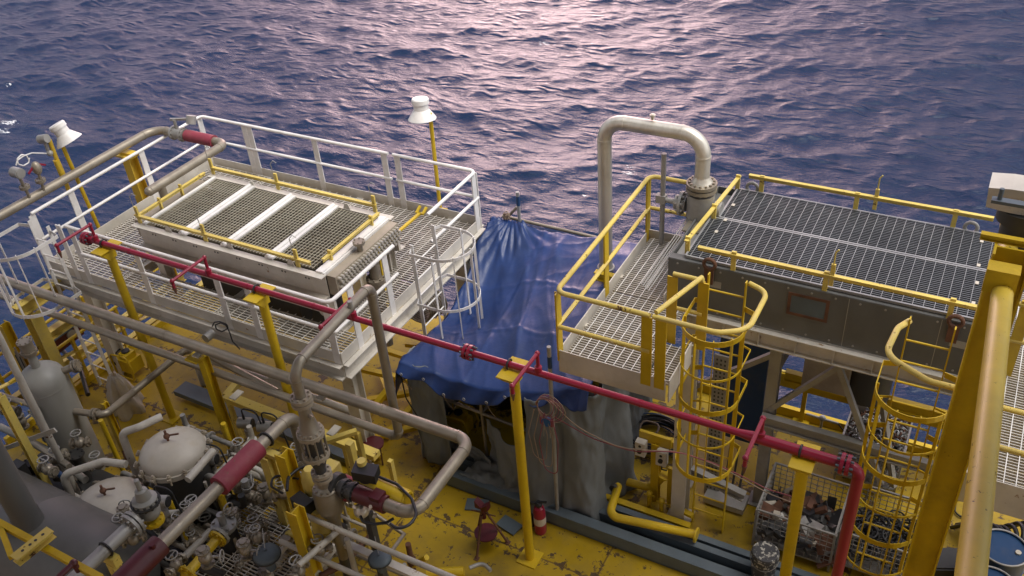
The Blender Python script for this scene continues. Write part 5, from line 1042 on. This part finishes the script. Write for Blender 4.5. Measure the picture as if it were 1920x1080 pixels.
# pipe rack under the beige pipes
t=T('pipe_rack','yellow steel rack of beams and posts carrying the two long beige pipes','pipe rack',(-9,7,0))
a=at(372,663,Y=6.9); m=MB(); m.hbeam((a.x,6.95,.0),(a.x,6.95,a.z-.02),.13,.13,.014,(0,1,0)); m.box(a.x-.12,a.x+.12,6.72,7.1,a.z-.04,a.z-.01); m.build('post','yellow',t)
m=MB(); m.bar(V(-10.0,7.3,.98),V(-6.95,7.24,.98),.16,.1); m.build('beam','yellow_old',t)
m=MB(); m.bar(V(-10.0,7.3,.98),V(-10.05,7.75,1.0),.12,.1); m.build('beam','yellow_old',t)
for x in (-9.95,-7.6,-6.75): m=MB(); m.bar((x,7.28,0),(x,7.28,.93),.07,.07); m.build('post','yellow_old',t)
a,b=at(640,895,z=1.1),at(655,868,z=1.3); m=MB(); m.bar(V(-7.6,6.4,1.6),V(-6.95,6.95,1.75),.08,.06); m.bar(V(-6.95,6.95,0),V(-6.95,6.95,1.72),.07,.07); m.build('cross_piece','yellow_old',t)
for px,py in ((372,655),(430,700),(598,712),(618,775)):
    k=at(px,py,Y=6.85); m=MB(); m.box(k.x-.06,k.x+.06,6.75,6.95,(z1-.13 if px in(372,598) else z2-.1),(z1-.105 if px in (372,598) else z2-.078)); m.build('shoe','labelw',t)
# portal frame at left
t=T('portal_frame','yellow H-beam portal frame holding the beige pipes at the far left','frame',(-13.9,7.2,0))
a,b=at(25,578,z=2.3),at(102,530,z=2.3); m=MB(); m.hbeam(V(a.x,a.y,2.2),V(a.x,b.y+.1,2.2),.17,.2,.016); m.build('beam','yellow_old',t)
k=at(52,580,z=2.2); m=MB(); m.hbeam((a.x+.02,a.y+.22,-1.2),(a.x+.02,a.y+.22,2.09),.2,.24,.016,(1,0,0)); m.build('post','yellow_old',t)
a2,b2=at(85,622,z=1.6),at(140,590,z=1.6); m=MB(); m.hbeam(V(a2.x,a2.y,1.5),V(a2.x,a2.y+1.3,1.5),.16,.16,.014); m.build('beam','yellow_old',t)
t=T('outrigger_frame','yellow walkway frame of rails and beams over the sea at the left deck edge','frame',(-14.4,8.5,-.3))
for p,q_ in (((-14.6,6.2,0),(-14.6,10.6,0)),((-14.0,6.2,-.05),(-14.0,10.8,-.05)),((-14.65,6.2,.5),(-14.65,10.4,.5)),((-14.65,6.2,.95),(-14.65,10.4,.95)),((-15.3,7.0,-.5),(-13.6,7.0,-.5)),((-15.3,8.6,-.5),(-13.6,8.6,-.5)),((-15.3,10.2,-.5),(-13.6,10.2,-.5)),((-13.72,6.0,1.0),(-13.72,9.2,1.0)),((-13.72,6.0,.5),(-13.72,9.2,.5))):
    m=MB(); big=p[2]<.2; m.hbeam(p,q_,.14,.16,.014) if big else m.cyl(p,q_,.032,n=10); m.build('beam' if big else 'rail','yellow_old' if big else 'yellow',t)
for x in (-14.65,-13.72):
    for y in (6.3,7.3,8.3,9.2,10.2):
        if x>-14 and y>9.3: continue
        m=MB(); m.bar((x,y,-.1),(x,y,1.0),.07,.05); m.build('post','yellow',t)
m=MB(); m.bar((-13.74,5.2,1.15),(-13.72,9.1,.35),.09,.02); m.build('diagonal','yellow_old',t)
k=at(115,632,z=.9); t=T('hose_box','dark red equipment box with sloping grey top outside the left deck edge','box',k)
m=MB(); m.hexa(k,V(.04,.34,.05),V(-.16,.02,0),V(0,0,.14)); m.build('case','reddark',t)
m=MB(); m.hexa(k+V(-.02,.0,.17),V(.05,.36,.05),V(-.2,.02,.02),V(0,0,.015)); m.build('cover','bluegrey',t)
m=MB(); m.cyl(k+V(.16,.1,.05),k+V(.2,.1,.05),.09,n=16); m.build('gauge','steel',t)
c=at(252,700,z=0); machine(c,'yellow portable machine with looped black cable beside the yellow pipe post',1.05)
# plastic wrap
t_=at(205,740,z=.5)
def bag(u,v):
    a=u*2*math.pi; h=v; rr=.05+.27*(1-h)**.7+.06*math.sin(a*5+h*4)*(1-h)+.03*math.sin(a*9+1)+.05*mn.noise(V(math.cos(a)*2,math.sin(a)*2,h*3)); x=t_.x+rr*math.cos(a)+.02; y=t_.y+.2+rr*.9*math.sin(a); return (x,y,.01+.8*h+.1*mn.noise(V(math.cos(a)*2,math.sin(a)*2,h*5+3))*h)
o=sheet('plastic_wrap','plasticw',bag,36,16,None,.004); tag(o,'crumpled milky plastic sheet beside the tall grey vessel','plastic sheet')
# hose bundle at left edge
t=T('umbilical_post','yellow post strapped with dark hoses at the far left edge','post',at(20,640,z=1.2))
k=at(22,640,z=1.2); m=MB(); m.hbeam((k.x,k.y,-1),(k.x,k.y,1.6),.16,.16,.014); m.build('post','yellow',t)
for i in range(5): m=MB(); m.cyl((k.x+.12+.04*i,k.y-.1,-1),(k.x+.12+.04*i,k.y-.1,1.0+.1*(i%3)),.018,n=6); m.build('hose',('black','pipe','steel')[i%3],t)
# service pipe under the front of the platform
t=T('service_pipe','pale pipe with inline valve lying in the shadow under the platform front edge','pipe',(-10,8,.5))
m=MB(); m.tube([V(-11.6,8.1,0.02),V(-11.6,8.1,.75),V(-7.9,8.05,.75)],.062,14,bend=.13,weld=.004); m.build('pipe_run','whitepipe',t)
m=MB(); k=V(-9.55,8.06,.75); m.cyl(k-V(.2,0,0),k+V(.2,0,0),.11,n=18); m.flange(k+V(.22,0,0),(1,0,0),.13,.03,8); m.flange(k-V(.22,0,0),(1,0,0),.13,.03,8); m.build('inline_valve','whitepipe',t)
m=MB(); m.bar(V(-11.8,7.75,.14),V(-7.8,7.7,.14),.3,.1); tag(m.build('deck_beam','bluegrey'),'dark painted steel section on the deck beneath the cream platform front','beam')
m=MB(); [m.bar(V(-8.9+.05*i,7.42,.03),V(-8.9+.05*i,7.95,.03),.012,.04) for i in range(12)]; m.box(-8.95,-8.3,7.4,7.43,.005,.06); m.box(-8.95,-8.3,7.95,7.98,.005,.06); tag(m.build('drain_grate','darkmetal'),'small dark drain grate in the yellow deck beside the pipe rack','drain')
# instruments
def transmitter(px,py,z,label,cable=None):
    k=at(px,py,z=z); t=T('transmitter',label,'transmitter',k)
    m=MB(); m.cyl(k+V(-.1,-.04,0),k+V(.1,.04,0),.085,n=16); m.cyl(k,k-V(0,0,.2),.03,n=8); m.cyl(k-V(0,0,.14),k-V(0,0,.26),.055,n=10); m.build('housing','steel',t)
    m=MB(); m.cyl(k+V(.1,.04,0),k+V(.115,.046,0),.07,n=16); m.build('glass','black',t)
    m=MB(); m.cyl(k+V(0,0,.08),k+V(0,0,.16),.02,n=8); m.tube([k+V(0,0,.16),k+V(0,0,.3),k+V(.25,.05,.3),k+V(.4,.0,-.3)],.013,6,bend=.12); m.build('cable','black',t)
    return t
transmitter(460,793,1.3,'grey round transmitter left of the white cylinder, below the yellow rack beam')
transmitter(497,800,1.3,'grey transmitter with looped cable right of the white cylinder')
transmitter(578,825,1.6,'small grey transmitter beside the bolted valve stack, above the yellow actuator')
transmitter(392,860,1.5,'grey transmitter with black cable at the right rim of the upper white lid')
transmitter(300,940,1.9,'grey round gauge head below the upper lid, left of the brown pipe')
k=at(476,835,z=1.2); m=MB(); m.cyl(k-V(0,0,.35),k+V(0,0,.12),.075,n=16); m.cyl(k+V(0,0,.12),k+V(0,0,.15),.06,n=16); tag(m.build('filter_cartridge','white'),'white capped cylinder standing between two grey transmitters','cylinder')
# capped cylinders with handwheel, bottom
k=at(420,985,z=1.5); t=T('capped_cylinder','black cylinder with light bolted cap and small handwheel, left of the bottom grating','cylinder',(k.x,k.y,0))
m=MB(); m.cyl((k.x,k.y,0),(k.x,k.y,1.45),.14,n=20); m.build('barrel','black',t)
m=MB(); m.flange((k.x,k.y,1.5),(0,0,1),.17,.06,8); m.cyl((k.x,k.y,1.5),(k.x,k.y,1.72),.05,n=12); m.build('cap','steel',t)
m=MB(); w=V(k.x+.12,k.y+.06,1.82); m.cyl((k.x,k.y,1.7),w,.02,n=8); m.tube([w+V(.0,.08*math.cos(a),.08*math.sin(a)) for a in [math.pi*j/7 for j in range(15)]],.012,6); m.build('handwheel','steel',t)
# yellow flanged pipe bottom
a,b=at(352,1075,z=1.5),at(408,1010,z=1.5); t=T('process_pipe','short yellow pipe with round bolted end flanges at the bottom left','pipe',a); d=(b-a).normalized()
m=MB(); m.cyl(a-d*.05,b,.065,n=16); m.build('pipe_run','yellow',t); m=MB(); m.flange(b,d,.13,.03,8); m.build('flange','yellow',t); m=MB(); m.flange(a,d,.13,.03,8); m.build('flange','yellow',t); m=MB(); m.flange(b+d*.05,d,.14,.04,8); m.build('blind_flange','vessel',t)
# grating walkway bottom and its rails
g0,g1=at(505,942,z=1.1),at(640,1015,z=1.1)
t=T('access_walkway','small brown stained grating landing with white tube rails at the bottom centre','walkway',(g0.x,5,1.1))
grating('grating',-8.0,-6.45,4.2,g0.y,1.1,'grate_cream','grate_cream',t,bs=.05,cs=.12,bt=.01)
m=MB(); m.bar((-8.0,g0.y+.01,1.1),(-6.4,g0.y+.01,1.1),.05,.12); m.build('frame','cream',t); m=MB(); m.bar((-6.42,4.2,1.1),(-6.42,g0.y,1.1),.05,.12); m.build('frame','cream',t)
for zz,yy in ((2.1,5.2),(1.65,5.0)):
    m=MB(); a=at(610,990,z=zz); m.cyl((a.x-.4,yy,zz),(-3.6,yy,zz),.036,n=10); m.build('rail_tube','whitepipe',t)
m=MB(); m.bar((-6.4,5.45,1.45),(-4.0,5.4,1.45),.1,.06); m.build('kick_beam','cream',t)
for (px,py0,py1) in ((590,1000,1080),(650,1010,1080),(500,860,950),(520,880,965)):
    a=at(px,py0,Y=5.3 if px>580 else 6.0); m=MB(); m.cyl((a.x,a.y,max(0,a.z-1.2)),a,.036,n=10); m.build('rail_post','whitepipe',t)
for (a_,b_,lb) in (((690,955),(755,1000),'brown scaffold tube leaning beyond the white rail at the bottom'),((722,1050),(758,1001),'grey tube lying over the white rail at the bottom centre')):
    a,b=at(*a_,z=1.4),at(*b_,z=1.2); m=MB(); m.cyl(a,b,.028,n=8); tag(m.build('scaffold_tube','pipe'),lb,'tube')
a=at(765,1020,z=.9); m=MB(); m.cyl((a.x,a.y,0),a,.04,n=10); m.cyl((a.x,a.y,.5),(a.x,a.y,.6),.065,n=8); tag(m.build('scaffold_tube','rusty'),'dark open ended scaffold tube standing upright at the bottom centre','tube')
for px,py,lb in ((500,1040,'dark green grey valve dome on the grating landing at the bottom'),(712,1048,'dark valve dome beyond the white rails at the bottom centre')):
    k=at(px,py,z=1.55); t=T('diaphragm_actuator',lb,'actuator',k); m=MB(); m.lathe(k,[(.001,-.4),(.1,-.4),(.1,-.12),(.2,-.09),(.25,-.03),(.26,0),(.258,.03),(.235,.065),(.19,.095),(.12,.118),(.05,.127),(.03,.13),(.03,.16),(.001,.162)],24); m.build('dome','bluegrey',t)
    m=MB(); m.flange(k+V(0,0,-.01),(0,0,1),.275,.03,14,.014); m.build('rim','darkmetal',t); m=MB(); m.tube([k+V(0,0,.12),k+V(-.1,.1,.18),k+V(-.35,.35,.2)],.01,6); m.build('tube','steel',t)
    t.scale=(.66,.66,.66) if px<600 else (.55,.55,.55)
# valve actuators
k=at(598,905,z=2.2); t=T('valve_actuator','upright yellow valve actuator with black switch box, below the flanged valve stack','actuator',k)
m=MB(); m.hexa(k+V(.1,.12,.12),V(.13,0,0),V(0,.1,0),V(0,0,.14)); m.lathe(k+V(-.06,-.05,0),[(.001,.28),(.06,.28),(.1,.22),(.13,.1),(.13,-.1),(.08,-.2)],20); m.build('gearbox','yellow_old',t)
m=MB(); q_=at(608,985,z=1.7); m.lathe(q_,[(.001,.32),(.1,.32),(.15,.24),(.16,0),(.15,-.15),(.1,-.2),(.001,-.2)],24); m.build('spring_can','yellow_old',t)
m=MB(); q_=at(568,945,z=2.1); m.hexa(q_,V(.13,-.03,0),V(.02,.08,0),V(0,0,.09)); sb=m.build('switch_box','black',t); m=MB(); q2=at(548,962,z=2.0); m.cyl(q2,q2+V(.06,.05,.04),.05,.04,n=12); m.build('indicator','yellow',sb)
m=MB(); q_=at(600,945,z=2.05); m.hexa(q_,V(.1,.06,0),V(-.004,.006,0),V(0,0,.13)); m.build('panel','steel',t)
m=MB(); [m.cyl(q_+V(-.1+.07*i,-.06,.08-.05*(i%2)),q_+V(-.04+.07*i,-.02,.1-.05*(i%2)),.022,n=8) for i in range(4)]; m.ball(at(618,918,z=2.2),.085,12); m.build('pilot_valves','steel',t)
m=MB(); m.tube([at(x,y,z=2.35) for x,y in ((538,920),(540,895),(560,878),(585,872),(612,875),(624,890),(620,905))],.02,8,bend=.1); m.tube([at(x,y,z=2.2) for x,y in ((560,898),(512,890),(508,912),(530,925))],.016,6,bend=.08); m.build('cable','black',t)
k=at(725,922,z=2.35); t=T('valve_actuator','yellow actuator cylinder lying above the red sleeve, with black switch box and cable loop','actuator',k)
a,b=at(672,902,z=2.45),at(762,938,z=2.45); d=(b-a).normalized(); m=MB(); m.cyl(a,b,.13,n=24); m.flange(b+d*.01,d,.12,.03,6); m.build('cylinder','yellow',t)
k=at(648,915,z=2.3); m=MB(); m.lathe(k-V(.12,0,0),[(.02,-.02),(.14,0),(.16,.06),(.155,.2),(.1,.26),(.02,.27)],20,(1,0,0)); m.build('red_cover','sleeve',t)
k=at(686,886,z=2.75); m=MB(); m.hexa(k,V(.15,.03,0),V(-.03,.09,0),V(0,0,.07)); m.flange(k-V(0,0,.08),(0,0,1),.1,.03,0); m.build('switch_box','black',t)
m=MB(); k=at(679,872,z=2.8); m.cyl(k-V(0,0,.06),k+V(0,0,.08),.06,.055,n=14); m.build('indicator','yellow_old',t)
m=MB(); m.tube([at(x,y,z=2.6) for x,y in ((700,890),(745,908),(772,935),(782,965),(768,985),(745,992),(732,982))],.019,8,bend=.15); m.tube([at(x,y,z=2.3) for x,y in ((676,968),(680,978),(700,983),(725,980),(738,972))],.018,8,bend=.06); m.tube([at(x,y,z=2.5) for x,y in ((632,922),(655,924),(670,912),(680,900))],.018,8,bend=.06); m.build('cable','black',t)
m=MB(); k=at(690,935,z=2.35); m.hexa(k,V(.16,.0,0),V(0,.02,0),V(0,0,.14)); m.build('panel','steel',t)
m=MB()
for i in range(9): q_=k+V(-.16+.045*i,-.07-.03*(i%3),.1-.07*(i%4)); m.cyl(q_,q_+V(.04*(i%2),-.06,.05),.024,n=8)
m.ball(at(678,957,z=2.15),.1,12); m.build('pilot_valves','pipe_light',t)
m=MB(); k=V(-6.15,5.52,2.48); m.cyl((-6.02,5.52,2.48),(-6.1,5.52,2.48),.16,n=20); m.build('valve_end','darkmetal',t)
for (px,py0,Y,lb,mt) in ((640,985,5.5,'dark tall support post behind the yellow spring actuator','darkmetal'),(690,960,5.6,'dark support post under the red valve sleeve','darkmetal'),(655,830,6.3,'slim yellow post behind the flanged valve stack','yellow_old')):
    a=at(px,py0,Y=Y); m=MB(); m.bar((a.x,Y,0),(a.x,Y,a.z),.09,.09); tag(m.build('steel_post',mt),lb,'post')
# small valves scattered through the machinery: identical, so they share a label
sv=T('small_valve','small flanged steel valve among the crowded lower left machinery','valve',(0,0,0),'small steel valves in the lower left machinery')
m=MB(); m.cyl((-.16,0,0),(.16,0,0),.045,n=12); m.flange((-.12,0,0),(1,0,0),.085,.025,6); m.flange((.12,0,0),(1,0,0),.085,.025,6); m.ball((0,0,0),.085,12); m.build('body','pipe',sv)
m=MB(); m.cyl((0,0,0),(0,0,.2),.018,n=8); m.tube([(.075*math.cos(a),.075*math.sin(a),.2) for a in [math.pi*j/6 for j in range(13)]],.011,6); m.bar((-.07,0,.2),(.07,0,.2),.012,.01); m.build('handwheel','steel',sv)
spots=[(230,990,1.6,20),(285,962,1.7,70),(335,935,1.2,110),(340,985,1.5,10),(365,955,1.6,80),(445,905,1.6,40),(455,880,1.3,120),(470,930,1.4,0),(235,965,1.6,140),(150,830,1.3,35),(20,770,1.4,15),(40,790,.8,90),(110,860,1.2,60),(125,800,.6,30),(380,905,1.2,75),(400,925,1.1,20),(250,1010,1.9,50),(460,1030,1.6,15),(330,1060,1.5,100),(480,990,1.2,60),(60,745,1.0,120),(600,1030,1.7,45),(560,1070,1.7,100),(385,1045,1.9,30),(90,880,1.6,0),(185,870,1.,45)]
for i,(px,py,z,an) in enumerate(spots):
    p=at(px,py,z=z); o=sv if i==0 else copy_tree(sv); o.location=p; o.rotation_euler=((0,R(90),R(an)) if i%3==2 else (0,0,R(an)))
for i in range(30):
    p=V(rng.uniform(-9.0,-6.3),rng.uniform(4.4,6.4),rng.uniform(.7,1.7)); o=copy_tree(sv); o.location=p; o.scale=[rng.uniform(.7,1.15)]*3; o.rotation_euler=((0,R(90),rng.uniform(0,6)) if i%3==2 else (0,0,rng.uniform(0,6)))
# small bore pipework
lines=[([(230,1000,1.5),(280,965,1.5),(350,960,1.5),(410,905,1.5)],.045,'whitepipe','white small bore pipe running beside the brown pipe under its sleeve'),
([(330,1060,1.3),(400,990,1.3),(470,935,1.3)],.05,'whitepipe','pale pipe sloping up to the small handwheel cylinder at the bottom left'),
([(400,845,1.9),(352,900,1.9)],.055,'whitepipe','short thick white pipe just left of the upper crimson sleeve'),
([(140,800,.5),(60,760,.5),(0,740,.5)],.05,'pipe','dull pipe crossing behind the white post at the left edge'),
([(0,800,.8),(90,845,.8),(160,900,.8)],.06,'vessel','grey pipe sloping down behind the lower white lid'),
([(60,830,1.2),(130,875,1.2)],.05,'pipe','short pipe with blue band left of the lower white lid'),
([(85,870,1.4),(120,895,1.4)],.045,'bluedark','short dark blue capped pipe left of the lower white lid'),
([(430,870,1.1),(500,900,1.1),(560,935,1.1)],.05,'whitepipe','white pipe passing behind the thick yellow post by the actuators'),
([(450,880,.7),(490,970,.7)],.05,'cream','cream leaning pipe behind the upper crimson sleeve'),
([(500,900,1.6),(545,880,1.6),(640,930,1.6)],.04,'pipe','thin pipe bending behind the yellow actuators'),
([(600,880,1.2),(670,900,1.2),(700,870,1.2)],.025,'steel','thin steel tubing looping right of the ball valve'),
([(270,990,1.1),(320,1040,1.1),(420,1080,1.1)],.06,'darkmetal','dark pipe under the lower crimson sleeve'),
([(700,1000,.9),(640,1060,.9),(600,1080,.9)],.045,'rusty','rusty pipe leaning across the white rails at the bottom'),
([(800,1075,.35),(870,1072,.35)],.075,'yellow','horizontal yellow pipe stub on the deck at the bottom edge'),
([(755,1000+72,.2),(800,1045,.75),],.04,'yellow','yellow strut of the pipe stub at the bottom edge'),
([(640,990,1.9),(560,1060,1.9)],.04,'whitepipe','white handrail tube crossing the bottom grating landing'),
([(165,740,.4),(150,690,.4),(110,650,.4)],.04,'black','black hose hanging behind the tall vessel'),
([(215,790,.3),(240,860,.3)],.05,'rusty','rusty pipe standing behind the upper lid vessel'),
([(880,1065,.25),(905,1055,.25),(920,1070,.25)],.03,'steel','small steel coupling with hose at the bottom edge of the deck')]
for pts,r,mt,lb in lines:
    m=MB(); m.tube([at(x,y,z=z) for x,y,z in pts],r,10,bend=.12); tag(m.build('small_pipe' if 'hose' not in lb else 'hose',mt),lb,'pipe' if 'hose' not in lb else 'hose')
# dense service pipework of the valve skid
t=T('valve_skid','crowded rack of white, steel and yellow service pipes between the lids and the valve actuators','skid',(-7.6,5.4,0))
for i in range(34):
    x,y=rng.uniform(-8.9,-6.5),rng.uniform(4.5,6.5); z=rng.uniform(.5,1.5); l=rng.uniform(.4,1.2); r=rng.choice([.022,.03,.04,.05]); mt=('whitepipe','pipe','steel','yellow_old','cream','darkmetal')[rng.integers(6)]
    dx,dy=((l,0),(0,l),(-l,0),(0,-l))[rng.integers(4)]; m=MB()
    m.tube([(x,y,.0),(x,y,z),(x+dx,y+dy,z),(x+dx,y+dy,z-.3 if i%2 else z+.25)],r,9,bend=r*2.2)
    if i%2: m.flange((x,y,z*.6),(0,0,1),r*2,.03,6)
    m.flange((x+dx*.5,y+dy*.5,z),(dx,dy,0),r*2,.03,6)
    m.build('service_pipe',mt,t)
# dark machinery skid that fills the corner
t=T('machinery_skid','dark machinery skid beneath the vessels in the lower left corner','skid',(-9,4,0))
m=MB()
for i in range(46):
    x,y=rng.uniform(-12.6,-7.6),rng.uniform(3.2,5.6); s=rng.uniform(.05,.16); h=rng.uniform(.2,.8)
    if rng.random()<.5: m.cyl((x,y,0),(x,y,h),s*.7,n=10); m.flange((x,y,h),(0,0,1),s*1.1,.03,6)
    else: m.box(x-s,x+s,y-s*.7,y+s*.7,0,h)
m.build('small_equipment','darkmetal',t)['kind']='stuff'
m=MB(); m.box(-12.8,-7.4,3.0,5.7,.004,.16); m.build('base','darkmetal',t)
for i in range(9):
    y=3.3+i*.3; m=MB(); m.tube([(-12.5+.3*i,y,.0),(-12.5+.3*i,y,.55+.05*i),(-8.0,y,.55+.05*i),(-8.0,y,0)],.035+.004*(i%3),8,bend=.1); m.build('manifold_pipe',('pipe','steel','whitepipe')[i%3],t)
for i,(x,y) in enumerate(((-10.9,5.7),(-8.6,4.9),(-8.9,6.3),(-7.9,5.2))):
    m=MB(); m.cyl((x,y,0),(x,y,1.5+.1*i),.04,n=8); m.build('stand_pipe','yellow',t)
